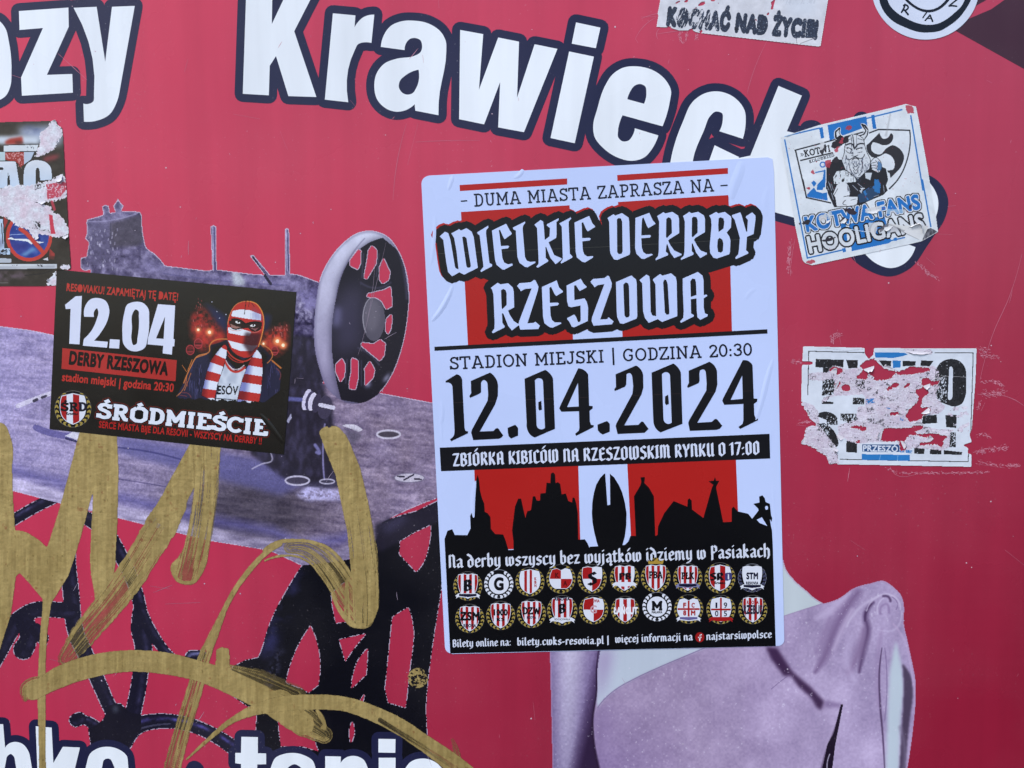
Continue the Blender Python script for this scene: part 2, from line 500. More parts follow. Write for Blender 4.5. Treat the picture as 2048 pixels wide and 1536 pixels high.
# broad-nib blackletter skeletons
NIB = {
 'a': (.5, '.08,.56 .24,.66 .38,.55 .38,.1 .47,.04/.38,.4 .12,.28 .1,.12 .2,.03 .38,.14'), 'b': (.5, '.1,1 .1,.12 .25,.02 .4,.14 .4,.52 .28,.64 .1,.5'),
 'c': (.45, '.4,.58 .27,.66 .1,.54 .1,.14 .23,.02 .42,.1'), 'd': (.52, '.04,.98 .28,.82 .42,.58 .42,.14 .26,.02 .1,.12 .1,.5 .24,.62 .4,.5'),
 'e': (.46, '.1,.3 .4,.42 .4,.56 .26,.66 .1,.54 .1,.14 .23,.02 .42,.1'), 'f': (.36, '.36,.96 .26,1 .14,.9 .14,.02/.02,.64 .34,.64'),
 'h': (.54, '.1,1 .1,.02/.1,.5 .28,.66 .42,.52 .42,.1 .34,-.1'), 'i': (.26, '.1,.64 .1,.1 .18,.03/.1,.88 .12,.92'),
 'j': (.26, '.12,.64 .12,-.1 .0,-.2/.12,.88 .14,.92'), 'k': (.5, '.1,1 .1,.02/.1,.42 .3,.64 .36,.5 .14,.34 .42,.03'), 'l': (.28, '.1,1 .1,.1 .2,.03'),
 'm': (.8, '.1,.64 .1,.02/.1,.52 .26,.66 .37,.54 .37,.02/.37,.52 .53,.66 .64,.54 .64,.1 .72,.03'), 'n': (.54, '.1,.64 .1,.02/.1,.52 .28,.66 .41,.54 .41,.1 .5,.03'),
 'o': (.5, '.1,.54 .25,.66 .41,.52 .41,.14 .25,.02 .1,.14 .1,.54'), 'p': (.52, '.1,.68 .1,-.24/.1,.52 .27,.66 .42,.52 .42,.14 .27,.02 .1,.14'),
 'r': (.4, '.1,.64 .1,.02/.1,.5 .26,.66 .36,.58'), 's': (.46, '.4,.58 .25,.66 .1,.54 .12,.42 .38,.28 .38,.14 .24,.02 .06,.1'),
 't': (.36, '.13,.84 .13,.12 .23,.03 .34,.1/.02,.64 .32,.64'), 'u': (.52, '.1,.66 .1,.14 .22,.02 .41,.14/.41,.66 .41,.08 .48,.03'),
 'v': (.5, '.1,.66 .1,.14 .22,.02 .41,.14 .41,.52 .3,.66'), 'w': (.74, '.1,.66 .1,.14 .2,.02 .36,.14 .36,.64/.36,.14 .47,.02 .63,.14 .63,.52 .53,.66'),
 'y': (.52, '.1,.66 .1,.14 .22,.04 .41,.14/.41,.66 .41,0 .3,-.16 .1,-.22'), 'z': (.48, '.06,.62 .4,.62 .1,.06 .44,.06'),
 'A': (.6, '.14,.06 .14,.84 .34,.96 .46,.84 .46,.12 .54,.05/.14,.44 .46,.44'), 'B': (.56, '.12,.94 .12,.08 .3,.03 .46,.14 .46,.4 .3,.52 .14,.5/.12,.9 .3,.95 .43,.84 .43,.62 .3,.52'),
 'C': (.5, '.44,.84 .32,.95 .13,.84 .13,.14 .28,.03 .46,.1'), 'D': (.6, '.12,.94 .12,.08 .3,.03 .48,.16 .48,.82 .3,.95 .12,.86'),
 'E': (.52, '.44,.84 .32,.95 .13,.84 .13,.14 .28,.03 .46,.1/.13,.5 .4,.52'), 'G': (.56, '.44,.84 .3,.95 .12,.84 .12,.14 .28,.03 .46,.12 .46,.44 .3,.46'),
 'I': (.3, '.15,.95 .15,.05/.04,.05 .24,.08/.04,.9 .24,.94'), 'K': (.58, '.13,.95 .13,.05/.46,.92 .4,.66 .14,.5 .3,.4 .48,.05'), 'L': (.48, '.13,.95 .13,.12 .28,.03 .44,.1'),
 'M': (.84, '.13,.95 .13,.05/.13,.84 .3,.96 .41,.84 .41,.05/.41,.84 .58,.96 .69,.84 .69,.12 .78,.04'), 'N': (.6, '.13,.95 .13,.05/.13,.84 .33,.96 .46,.84 .46,.12 .55,.04'),
 'O': (.58, '.12,.84 .3,.96 .47,.84 .47,.14 .3,.02 .12,.14 .12,.84'), 'P': (.54, '.13,.95 .13,-.06/.13,.84 .32,.96 .46,.84 .46,.56 .3,.46 .13,.5'),
 'R': (.58, '.13,.95 .13,.05/.13,.84 .32,.96 .45,.84 .45,.6 .28,.5 .5,.05'), 'S': (.52, '.44,.84 .3,.95 .12,.84 .14,.62 .44,.42 .44,.14 .28,.02 .08,.12'),
 'U': (.58, '.13,.95 .13,.14 .26,.02 .46,.14/.46,.95 .46,.1 .54,.04'), 'W': (.84, '.13,.95 .13,.14 .24,.02 .42,.14 .42,.92/.42,.14 .54,.02 .72,.14 .72,.84 .6,.96'),
 'Y': (.56, '.08,.95 .27,.5 .27,.05/.48,.95 .46,.66 .28,.48'), 'Z': (.54, '.08,.92 .46,.92 .1,.08 .5,.08'),
 '0': (.54, '.12,.84 .27,.96 .43,.84 .43,.14 .27,.02 .12,.14 .12,.84'), '1': (.32, '.02,.82 .18,.94 .18,.05'), '7': (.5, '.08,.92 .44,.92 .2,.05'),
 '.': (.22, '.1,.05 .1,.09'), ':': (.22, '.1,.05 .1,.09/.1,.5 .1,.54'), '-': (.36, '.04,.34 .3,.34'), '|': (.3, '.13,-.14 .13,1.02'), '!': (.26, '.12,1 .12,.34/.12,.05 .12,.08'),
}
_ACC = {'ó': ('o', '.24,.84 .36,1.0'), 'Ó': ('O', '.26,1.1 .4,1.26'), 'ą': ('a', '.4,.0 .36,-.16 .46,-.2'), 'ę': ('e', '.28,.0 .24,-.16 .34,-.2')}
def nib(s, p0, p1, cap, nw=.2, ang=32, th=.055, up=None, sp=.07):
    ca, sa = math.cos(math.radians(ang)), math.sin(math.radians(ang))
    ex = np.array([ca, sa]) * nw / 2; ey = np.array([-sa, ca]) * th / 2
    cor = [ex + ey, ex - ey, -ex - ey, -ex + ey]
    out, x = [], 0.0
    for ch in s:
        if ch == ' ': x += .3; continue
        extra = None
        if ch in _ACC: ch, extra = _ACC[ch]
        wd, sk = NIB[ch]
        for q in (sk.split('/') + ([extra] if extra else [])):
            q = np.array(pl(q)) + np.array([x, 0])
            for i in range(len(q) - 1):
                pts = np.array([q[i] + c for c in cor] + [q[i + 1] + c for c in cor])
                out.append(hull(pts))
        x += wd + sp
    return place(out, p0, p1, cap, up)
def hull(p):
    p = sorted(map(tuple, p))
    def half(it):
        r = []
        for q in it:
            while len(r) > 1 and (r[-1][0]-r[-2][0])*(q[1]-r[-2][1]) - (r[-1][1]-r[-2][1])*(q[0]-r[-2][0]) <= 1e-12: r.pop()
            r.append(q)
        return r[:-1]
    return np.array(half(p) + half(p[::-1]))

# ------------------------------------------------------------------ materials
def print_mat(name, rough=.4, spec=.5, bump=.0, bscale=60, specks=0.0, mottle=.05, metal=0.0, mscale=14, rvar=.06):
    m = bpy.data.materials.new(name); m.use_nodes = True
    n, l = m.node_tree.nodes, m.node_tree.links
    b = n['Principled BSDF']
    at = n.new('ShaderNodeAttribute'); at.attribute_name = 'Col'
    tc = n.new('ShaderNodeTexCoord')
    geo = n.new('ShaderNodeNewGeometry')
    no = n.new('ShaderNodeTexNoise'); no.inputs['Scale'].default_value = mscale; no.inputs['Detail'].default_value = 6
    l.new(geo.outputs['Position'], no.inputs['Vector'])
    mr = n.new('ShaderNodeMapRange')
    mr.inputs['From Min'].default_value = .3; mr.inputs['From Max'].default_value = .7
    mr.inputs['To Min'].default_value = 1 - mottle; mr.inputs['To Max'].default_value = 1 + mottle
    l.new(no.outputs['Fac'], mr.inputs['Value'])
    mx = n.new('ShaderNodeVectorMath'); mx.operation = 'SCALE'
    l.new(at.outputs['Color'], mx.inputs[0]); l.new(mr.outputs['Result'], mx.inputs['Scale'])
    col = mx.outputs['Vector']
    if specks > 0:
        n2 = n.new('ShaderNodeTexNoise'); n2.inputs['Scale'].default_value = 420; n2.inputs['Detail'].default_value = 2
        n3 = n.new('ShaderNodeTexNoise'); n3.inputs['Scale'].default_value = 9; n3.inputs['Detail'].default_value = 4
        l.new(geo.outputs['Position'], n2.inputs['Vector']); l.new(geo.outputs['Position'], n3.inputs['Vector'])
        m1 = n.new('ShaderNodeMapRange'); m1.inputs['From Min'].default_value = .66; m1.inputs['From Max'].default_value = .78
        m2 = n.new('ShaderNodeMapRange'); m2.inputs['From Min'].default_value = .42; m2.inputs['From Max'].default_value = .75
        l.new(n2.outputs['Fac'], m1.inputs['Value']); l.new(n3.outputs['Fac'], m2.inputs['Value'])
        mm = n.new('ShaderNodeMath'); mm.operation = 'MULTIPLY'
        l.new(m1.outputs['Result'], mm.inputs[0]); l.new(m2.outputs['Result'], mm.inputs[1])
        ad = n.new('ShaderNodeMath'); ad.operation = 'MULTIPLY'; ad.inputs[1].default_value = specks
        l.new(mm.outputs[0], ad.inputs[0])
        m3 = n.new('ShaderNodeMath'); m3.operation = 'MULTIPLY_ADD'; m3.inputs[1].default_value = specks * .05; 
        l.new(m2.outputs['Result'], m3.inputs[0]); l.new(ad.outputs[0], m3.inputs[2])
        mix = n.new('ShaderNodeMix'); mix.data_type = 'RGBA'
        l.new(m3.outputs[0], mix.inputs['Factor']); l.new(col, mix.inputs['A'])
        mix.inputs['B'].default_value = (.55, .50, .55, 1)
        col = mix.outputs['Result']
    if specks > 0:
        mp = n.new('ShaderNodeVectorMath'); mp.operation = 'MULTIPLY'; mp.inputs[1].default_value = (48, 1, 3.2)
        l.new(geo.outputs['Position'], mp.inputs[0])
        n4 = n.new('ShaderNodeTexNoise'); n4.inputs['Scale'].default_value = 1.0; n4.inputs['Detail'].default_value = 5; l.new(mp.outputs['Vector'], n4.inputs['Vector'])
        m4 = n.new('ShaderNodeMapRange'); m4.inputs['From Min'].default_value = .35; m4.inputs['From Max'].default_value = .7; m4.inputs['To Min'].default_value = 1.03; m4.inputs['To Max'].default_value = .93
        l.new(n4.outputs['Fac'], m4.inputs['Value'])
        s4 = n.new('ShaderNodeVectorMath'); s4.operation = 'SCALE'; l.new(col, s4.inputs[0]); l.new(m4.outputs['Result'], s4.inputs['Scale']); col = s4.outputs['Vector']
    l.new(col, b.inputs['Base Color'])
    b.inputs['Specular IOR Level'].default_value = spec
    b.inputs['Metallic'].default_value = metal
    mr2 = n.new('ShaderNodeMapRange'); mr2.inputs['From Min'].default_value = .3; mr2.inputs['From Max'].default_value = .7
    mr2.inputs['To Min'].default_value = rough - rvar; mr2.inputs['To Max'].default_value = rough + rvar
    l.new(no.outputs['Fac'], mr2.inputs['Value']); l.new(mr2.outputs['Result'], b.inputs['Roughness'])
    if bump > 0:
        nb = n.new('ShaderNodeTexNoise'); nb.inputs['Scale'].default_value = bscale; nb.inputs['Detail'].default_value = 5
        l.new(geo.outputs['Position'], nb.inputs['Vector'])
        bp = n.new('ShaderNodeBump'); bp.inputs['Strength'].default_value = bump; bp.inputs['Distance'].default_value = .002
        l.new(nb.outputs['Fac'], bp.inputs['Height']); l.new(bp.outputs['Normal'], b.inputs['Normal'])
    return m
def film(m):
    """thin paint: the face attribute's alpha is the paint's coverage"""
    n, l = m.node_tree.nodes, m.node_tree.links
    at = [x for x in n if x.bl_idname == 'ShaderNodeAttribute'][0]; out = n['Material Output']; b = n['Principled BSDF']
    tr = n.new('ShaderNodeBsdfTransparent'); mx = n.new('ShaderNodeMixShader')
    l.new(at.outputs['Alpha'], mx.inputs['Fac']); l.new(tr.outputs[0], mx.inputs[1]); l.new(b.outputs[0], mx.inputs[2]); l.new(mx.outputs[0], out.inputs['Surface'])
    return m
M_BOARD = print_mat('weathered_board_print', .27, .22, .04, 7, specks=.38, mottle=.07, mscale=5)
M_PAPER = print_mat('poster_paper', .27, .22, .16, 9, mottle=.025, mscale=9)
M_VINYL = print_mat('sticker_vinyl', .25, .28, .22, 12, mottle=.06, mscale=22)
M_OLD = print_mat('old_sticker_paper', .62, .3, .35, 60, mottle=.06, mscale=40)
M_PAINT = film(print_mat('gold_spray_paint', .42, .4, .35, 160, mottle=.05, metal=.25, mscale=60))

def curl(root, p0, p1, out, ht, rgb, h, mat, n=6):
    """a torn flap of paper bending off the wall: hinge p0-p1, tip 'out' pixels away, ht metres high"""
    p0, p1, out = np.array(p0, float), np.array(p1, float), np.array(out, float)
    V, Fc = [], []; m_ = 5; rr = random.Random(int(p0[0] * 7 + p0[1]))
    jag = [rr.uniform(.7, 1.1) for _ in range(m_ + 1)]
    for i in range(n + 1):
        t = i / n
        for j in range(m_ + 1):
            u = j / m_; k = jag[j] if 0 < j < m_ else .55
            q_ = p0 + (p1 - p0) * (u * (1 - .35 * t) + .175 * t) + out * (math.sin(t * 1.9) / 1.0) * k
            V.append(tuple(wall(q_[0], q_[1], h + ht * (1 - math.cos(t * 1.9)) * k + .00002)))
    for i in range(n):
        for j in range(m_):
            a = i * (m_ + 1) + j; Fc.append((a, a + 1, a + m_ + 2, a + m_ + 1))
    o = mesh('torn_flap', np.array(V), np.array(Fc), np.tile(lin(rgb), (len(Fc), 1)), mat, root)
    o.data.polygons.foreach_set('use_smooth', [True] * len(Fc))
# ================================================================== the ground and the advertising board
def ground():
    me = bpy.data.meshes.new('pavement')
    me.from_pydata([(-400, -400, 0), (400, -400, 0), (400, 400, 0), (-400, 400, 0)], [], [(0, 1, 2, 3)])
    m = bpy.data.materials.new('dark_paving'); m.use_nodes = True
    n, l = m.node_tree.nodes, m.node_tree.links; b = n['Principled BSDF']
    br = n.new('ShaderNodeTexBrick'); br.inputs['Scale'].default_value = 2.5
    br.inputs['Color1'].default_value = (.045, .045, .047, 1); br.inputs['Color2'].default_value = (.038, .038, .04, 1); br.inputs['Mortar'].default_value = (.02, .02, .02, 1)
    g = n.new('ShaderNodeNewGeometry'); l.new(g.outputs['Position'], br.inputs['Vector']); l.new(br.outputs['Color'], b.inputs['Base Color'])
    b.inputs['Roughness'].default_value = .85
    me.materials.append(m)
    o = link('pavement', me); o['kind'] = 'structure'
ground()

RED = (194, 26, 68)
NAVY = (30, 32, 64)
WHITE = (231, 237, 243)
board = thing('advertising_board', 'large crimson printed board with a sewing machine and mannequin, behind all the stickers', 'billboard')
def box(x0, x1, y0, y1, z0, z1):
    v = [(x, y, z) for x in (x0, x1) for y in (y0, y1) for z in (z0, z1)]
    return v, [(0, 1, 3, 2), (4, 6, 7, 5), (0, 4, 5, 1), (2, 3, 7, 6), (0, 2, 6, 4), (1, 5, 7, 3)]
v, f = box(-1.6, 1.6, 0.0005, 0.02, 0.0, 2.5)
panel = mesh('backing', v, f, np.tile(lin((120, 120, 124)), (6, 1)), M_BOARD, board)
def front():
    """the printed face: its background colour runs from light crimson (upper left) to deep crimson (lower right);
    the white lettering and pale pictures printed over it do not darken with it"""
    nx, nz = 320, 250
    xs, zs = np.linspace(-1.6, 1.6, nx + 1), np.linspace(0, 2.5, nz + 1)
    gx, gz = np.meshgrid(xs, zs)
    pts = np.stack([gx, np.zeros_like(gx), gz], -1).reshape(-1, 3)
    ii, jj = np.meshgrid(np.arange(nx), np.arange(nz)); a = (jj * (nx + 1) + ii).ravel()
    q_ = np.stack([a, a + 1, a + nx + 2, a + nx + 1], 1)
    cx_, cz_ = (xs[ii] + xs[ii + 1]).ravel() / 2, (zs[jj] + zs[jj + 1]).ravel() / 2
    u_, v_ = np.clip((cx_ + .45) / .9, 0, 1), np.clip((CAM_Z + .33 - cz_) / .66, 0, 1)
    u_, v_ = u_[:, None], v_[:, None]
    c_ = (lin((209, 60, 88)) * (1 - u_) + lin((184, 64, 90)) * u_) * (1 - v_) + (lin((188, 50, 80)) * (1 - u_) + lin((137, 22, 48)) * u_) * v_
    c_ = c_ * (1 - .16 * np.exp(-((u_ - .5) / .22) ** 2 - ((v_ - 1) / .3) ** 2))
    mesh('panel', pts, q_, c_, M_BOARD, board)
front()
H_PIC, H_LET, H_SCR = .00004, .00008, .00012

# dark band top right
T = (1720, 0, 6.244)
flat([(P('1100,330 1380,225 1640,115 1800,0 2900,-640 2900,1336 2060,868 1188,382', T) + P('1380,110 1560,10 1900,-200 1400,-200', T), (66, 36, 50), 'dark_band')], H_PIC, board, M_BOARD)

# big lettering
A = (0, 0, 3.84); B = (440, 0, 3.84); C = (900, 0, 3.84); D = (1300, 0, 2.667)
word1 = [
 P('-140,140~ 0,165~ 40,215~ 68,320~ 88,560~ 80,660~ 40,740~ 0,766~ -140,795~ -290,740~ -360,560~ -350,330~ -280,190~/-140,330~ -90,400~ -85,560~ -140,620~ -195,560~ -190,400~', A),
 P('145,85 525,58 528,205 360,575 555,568 560,712 168,735 162,595 330,215 150,230', A),
 P('565,60 742,52 808,475 860,52 1035,45 915,720 890,800~ 840,880~ 750,925~ 645,935 640,795 680,798~ 715,780~ 722,720~', A)]
word2 = [
 P('206,-200 404,-200 398,185 580,-200 795,-200 570,240 740,745 525,738 430,430 382,505 375,732 175,720', B),
 P('867,102 1040,118 1033,210 1055,175~ 1105,130~ 1185,112 1163,330 1110,325~ 1060,340~ 1035,385~ 985,785 805,765', B),
 P('1235,360 1250,290~ 1310,200~ 1400,162~ 1480,158~ 1600,180~ 1700,250~ 1735,320~ 1738,390~ 1680,780~ 1678,885 1500,850 1495,800 1440,840~ 1350,858~ 1270,830~ 1205,760~ 1185,670~ 1200,570~ 1260,490~ 1360,450~ 1490,430~ 1540,400~ 1552,350~ 1540,310~ 1500,292~ 1460,298~ 1430,330~ 1418,385/1525,535 1430,575~ 1380,625~ 1375,675~ 1400,712~ 1440,727~ 1480,715~ 1505,680~', B),
 P('78,230 255,262 222,690 370,288 530,320 515,750 650,340 825,375 568,1015 370,978 385,630 262,955 70,915', C),
 P('915,395 1105,435 958,1100 772,1060/968,172 1155,212 1120,370 935,335', C),
 P('1632,970 1325,885 1290,1010~ 1290,1050~ 1325,1085~ 1370,1080~ 1400,1045~ 1420,985 1600,1040 1560,1130~ 1490,1210~ 1400,1235~ 1300,1215~ 1180,1140~ 1110,1050~ 1100,960~ 1130,840~ 1190,660~ 1250,570~ 1330,520~ 1440,510~ 1570,545~ 1660,620~ 1698,700~ 1690,770~/1362,762 1385,700~ 1415,660~ 1460,645~ 1500,665~ 1508,710~ 1490,797', C),
 P('105,890 125,790~ 175,650~ 230,540~ 300,495~ 370,488~ 450,520~ 505,590~ 510,660~ 495,740 370,700 388,640~ 385,605~ 350,595~ 320,620~ 290,690~ 230,850~ 225,900/345,775 475,838 440,900 300,900', D),
 P('685,458 810,510 730,700 1000,760 1060,1000 900,1190 830,1178 665,1132 500,1080 440,850 535,830', D),
]
tail = P('1490,935 1555,985~ 1590,1060~ 1575,1160~ 1530,1235 1480,1310~ 1390,1430~ 1285,1475~ 1160,1440~ 1070,1370~ 1040,1200 1250,900', D)
tail_w = P('1380,915 1450,940~ 1500,985~ 1536,1060~ 1535,1120~ 1518,1170 1380,1170/1120,1310 1160,1368~ 1225,1415~ 1285,1430~ 1350,1410~ 1395,1365~ 1416,1318 1340,1290 1120,1260', D)
def lettering(name, words, r, extra_n=(), extra_w=(), h=H_LET):
    ly = [(grow(wd, r), NAVY, 'letter_outline') for wd in words] + [(e, NAVY, 'letter_outline') for e in extra_n]
    ly += [(wd, WHITE, 'L') for wd in list(words) + list(extra_w)]
    parts = flat(ly, h, board, M_BOARD)
    parts['L'].name = name; parts['L'].data.name = name
    parts['letter_outline'].parent = parts['L']
lettering('headline_lettering', word1, 16)
lettering('headline_lettering', word2, 16.5, [tail, [ell(1300 + 1128/2.667, 640/2.667, 17, 17)], [ell(1300 + 860/2.667, 680/2.667, 22, 15)]], [tail_w])
A = (0, 1380, 4.452); B = (440, 1380, 4.096)
word3 = [
 P('-160,300 28,305 45,515 75,480~ 130,462~ 200,480~ 250,540~ 275,640~ 275,1020 140,1020 135,640~ 125,595~ 95,570~ 65,590~ 52,640~ 50,1020 -160,1020', A),
 P('318,322 460,335 475,650 560,505 712,512 590,1020 345,1020', A),
 P('775,1020 775,640~ 800,570~ 870,520~ 960,505~ 1060,530~ 1130,590~ 1140,660~ 1140,1020 1000,1020 998,640~ 985,618~ 955,610~ 925,625~ 912,670~ 912,1020', A)]
word4 = [
 P('175,383 310,386 310,518 378,520 378,608 305,610 305,940 175,940 172,606 125,600 125,515 172,515', B),
 P('425,940 425,610~ 450,560~ 520,525~ 600,515~ 690,535~ 760,580~ 785,650~ 785,940 660,940 650,625~ 610,608~ 570,625~ 555,940', B),
 P('862,542 990,545 988,598 1030,555~ 1105,540~ 1175,570~ 1208,630~ 1210,940 862,940', B),
 P('1300,555 1438,555 1438,940 1300,700/1298,400 1438,402 1436,515 1298,512', B),
 P('1500,940 1525,630~ 1560,590~ 1640,562~ 1720,570~ 1790,610~ 1830,940', B)]
lettering('slogan_lettering', word3, 14, [P('1640,800 1655,690~ 1690,640~ 1740,630~ 1790,655~ 1810,800', A)])
lettering('slogan_lettering', word4, 14)

# ------------------------------------------------------------------ printed sewing machine
def sewing_machine():
    r = Ras(-150, 390, 884, 1640, 1.25)
    X, Y = r.X, r.Y
    gr = fbm(X / 38 + Y / 200, Y / 7 - X / 60, 3, 4) - .5        # stretched wood grain
    sp = fbm(X / 5, Y / 5, 9, 3) - .5
    cl = fbm(X / 45, Y / 45, 5, 4) - .5
    mask = np.zeros_like(X, bool)
    halo_hole = np.zeros_like(X, bool)
    # cast-iron legs
    leg = (22, 20, 38)
    Z = (0, 1100, 3.524)
    def tube(s, T, wd, base=leg, hl=(70, 66, 104), hp=-.35, hw=.3, k=.5):
        nonlocal mask
        A_, t, n_ = r.band(L(s, T), wd)
        m_ = np.abs(t) < 1
        nzv = fbm(X / 14, Y / 14, 21, 3)
        g = np.exp(-((t - hp) / hw) ** 2) * k * np.clip(nzv * 2.2 - .5, 0, 1.3)
        colr = np.array(base)[None, None] * (1 - g[..., None]) + np.array(hl)[None, None] * g[..., None]
        r.c[m_] = colr[m_]; mask |= m_
    tube('-150,1130 -60,1085 0,1056 40,1032 75,1012 108,996', (0, 0, 1), 24, k=.8)
    tube('600,-230 720,-150 850,40 950,260 1000,480', Z, [100/3.5, 112/3.5, 95/3.5, 92/3.5])
    tube('985,420 985,560 1010,680 990,870 930,1180', Z, [28, 36, 36, 32, 34], k=.45)
    tube('1000,440 1080,600 1170,720 1250,790 1330,840', Z, [24, 24, 20, 18, 16])
    tube('490,-60 480,60 500,300 540,600 610,750 690,920 780,1120 860,1250', Z, [30, 34, 34, 33, 30, 30], k=.35)
    tube('500,430 380,420 240,425 130,490 40,620 -60,800 -200,1100', Z, [33, 32, 34, 40, 34], k=.3)
    tube('180,520 200,600 165,700', Z, [40, 34, 42], k=.4)
    tube('250,560 300,620', Z, [26, 26], k=.2)
    tube('535,1195 600,1200 720,1270 850,1300', Z, [26, 20, 26, 40], k=.7)
    tube('560,1190 535,1200', Z, 28)
    tube('870,1350 960,1245 1150,1205 1350,1235 1500,1300 1640,1390 1760,1500', Z, [40, 34, 29, 28, 30, 32], hl=(76, 70, 140), hp=-.3, hw=.25, k=.9)
    tube('830,1340 900,1290 1000,1255 1200,1225', Z, [7, 5, 4, 3], base=(60, 58, 80), k=.3)
    tube('1350,750 1420,740', Z, [26, 20], hl=(120, 120, 170), k=.9)
    hub = r.m(P('620,1260 720,1200~ 770,1100~ 850,1080~ 900,1130~ 990,1160 1000,1250 900,1380 640,1400', Z)); r.p(hub, (20, 18, 32)); mask |= hub
    r.p(r.blur(r.m(P('790,1100 830,1095 840,1140 800,1150', Z)), 6), (70, 75, 90), .7)
    Z8 = (380, 1000, 2.865)
    fr = r.m(P('640,375 560,500~ 450,720~ 410,850~ 390,900 320,915 240,955 215,1105 330,1185 380,1190 376,1330 370,1900 1450,1900 1365,1370 1355,1180~ 1370,1000~ 1400,780~ 1445,500 1440,0 1300,60 1070,130 1000,330 820,350', Z8))
    holes = r.m(P('1205,220 1260,200 1380,145 1370,250~ 1330,370~ 1295,412 1200,310/810,535 925,440 1000,600 940,690 835,705 815,600/690,720 740,880~ 735,1060 680,1105 640,1080 550,1045 600,880~/855,800 1010,765 940,850~ 890,925/1020,850 1010,1000 925,1080 935,1000~ 975,900~/1160,670 1250,615 1275,700~ 1255,1000~ 1235,1190 1135,1160 1118,1080/1000,1110 990,1160 975,1145/930,1270~ 942,1330~ 922,1390~ 912,1330~/500,1225 660,1225 720,1400 735,1440 640,1410 520,1410', Z8))
    fr &= ~holes
    r.p(fr, (8, 8, 18))
    e = r.blur(r.m(P('640,375 560,500~ 450,720~ 410,850~ 390,900 470,900 540,700 640,560', Z8)), 14)
    r.p(e * fr * np.clip(cl * 3 + .5, 0, 1), (48, 48, 92), .85)
    e = r.blur(r.m(P('420,1100 440,1000 500,850 540,850 500,1000 470,1100', Z8)), 10); r.p(e * fr * np.clip(sp * 4 + .6, 0, 1), (60, 60, 82), .8)
    mask |= fr
    # table
    tb = P('-170,632 -10,651 60,660 108,670 300,700 600,760 755,785 884,809 884,993 800,1027~ 764,1045 745,1090~ 680,1122 603,1131 547,1105 520,1098 422,1082 291,1050 121,1007 26,982 -10,973 -170,936')
    tm = r.m(tb)
    xs = [-170, -10, 26, 121, 291, 422, 547, 603, 680, 745, 884]; ys = [936, 973, 982, 1007, 1050, 1082, 1105, 1131, 1122, 1090, 993]
    dB = np.interp(X, xs, ys) - Y                                   # height above the front edge
    lx = np.clip(X / 600, 0, 1)[..., None]
    base = np.array([160, 150, 192]) * (1 - lx) + np.array([134, 119, 146]) * lx
    colr = base + gr[..., None] * np.array([84, 80, 74]) + sp[..., None] * np.array([52, 49, 48]) + cl[..., None] * np.array([30, 30, 38])
    dark = np.exp(-((X - 500) / 140) ** 2 - ((Y - 1000) / 60) ** 2) + .7 * np.exp(-((X - 520) / 120) ** 2 - ((Y - 1050) / 45) ** 2)
    colr = colr * (1 - .46 * np.clip(dark, 0, 1))[..., None]
    bandm = np.clip(1 - np.abs(dB - 42) / 20, 0, 1) * (X < 700)
    colr = colr * (1 - bandm[..., None] * .75) + (np.array([98, 92, 150]) + gr[..., None] * 60) * bandm[..., None] * .75
    lipm = np.clip((30 - dB) / 10, 0, 1) * (X < 720)
    colr = colr * (1 - lipm[..., None] * .8) + (np.array([186, 176, 206]) - np.clip((X - 250) / 500, 0, 1)[..., None] * 60 + gr[..., None] * 110) * lipm[..., None] * .8
    r.c[tm] = colr[tm]; mask |= tm
    und = r.m(P('1060,140 1180,95~ 1300,60 1440,-10 1440,120 1300,180 1200,240 1090,300 1060,260', Z8)); r.p(r.blur(und, 5), (30, 26, 42), .95); mask |= und
    r.p(r.blur(r.m(P('1100,140 1200,90 1260,100 1200,160 1120,200', Z8)), 10), (66, 62, 92), .6)
    # left-hand details on the table
    r.p(r.sk(L('36,812 65,800 104,786'), 9), (215, 210, 228), .8); r.p(r.sk(L('68,802 74,799'), 6), (60, 55, 75)); r.p(r.sk(L('84,795 92,792'), 5), (60, 55, 75))
    r.p(r.sk(L('72,855 88,862 150,872'), 13), (92, 86, 146), .8); r.p(r.m(P('130,872 150,861 166,864 160,882')), (212, 210, 228)); r.p(r.sk(L('132,877 160,885', sm=False), 4), (52, 50, 90))
    r.p(r.blur(r.m(P('236,872 600,930 640,960 560,990 236,905')), 10), (92, 90, 146), .75)
    r.p(r.sk(L('236,895 320,908 372,922'), 5, .8), (58, 56, 108), .8)
    r.p(r.sk(L('237,958 300,968 340,975'), 4, .8), (62, 54, 96), .6)
    # arm and pillar of the machine
    Z4 = (500, 740, 4.8); Z3 = (560, 430, 3.84); Zb = (130, 370, 3.84)
    body = r.m(P('165,285 170,265 245,245 295,228 285,165 310,152 335,160 345,215 388,208 370,160 390,135 405,105 430,140 450,160 432,200 575,205 592,240 608,420~ 625,480~ 690,530~ 770,620 1100,660 1132,650 1118,318 1140,308 1160,318 1165,650 1450,685 1532,690 1420,545 1445,535 1575,690 1688,690 1688,338 1704,330 1720,338 1730,680 1800,690 1960,750 2060,800 2060,1500 200,1500 195,650 150,660 122,640 122,560 165,550 185,440 155,412 168,370', Zb))
    bc = np.array([100, 92, 128]) + (fbm(X / 9, Y / 9, 31, 4) - .5)[..., None] * 150 + cl[..., None] * 60 - np.clip((Y - 570) / 60, 0, 1)[..., None] * 34
    r.c[body] = bc[body]; mask |= body
    r.p(r.blur(r.m(P('345,290 590,225 610,420 560,470 350,480', Zb)), 6) * body, (66, 60, 74), .8)
    r.p(r.blur(r.m(P('180,290 345,285 350,600 210,620', Zb)), 6) * body, (92, 86, 118), .6)
    r.p(r.sk(L('180,280 330,275 560,215', Zb), 4, .8) * body, (160, 154, 190), .7)
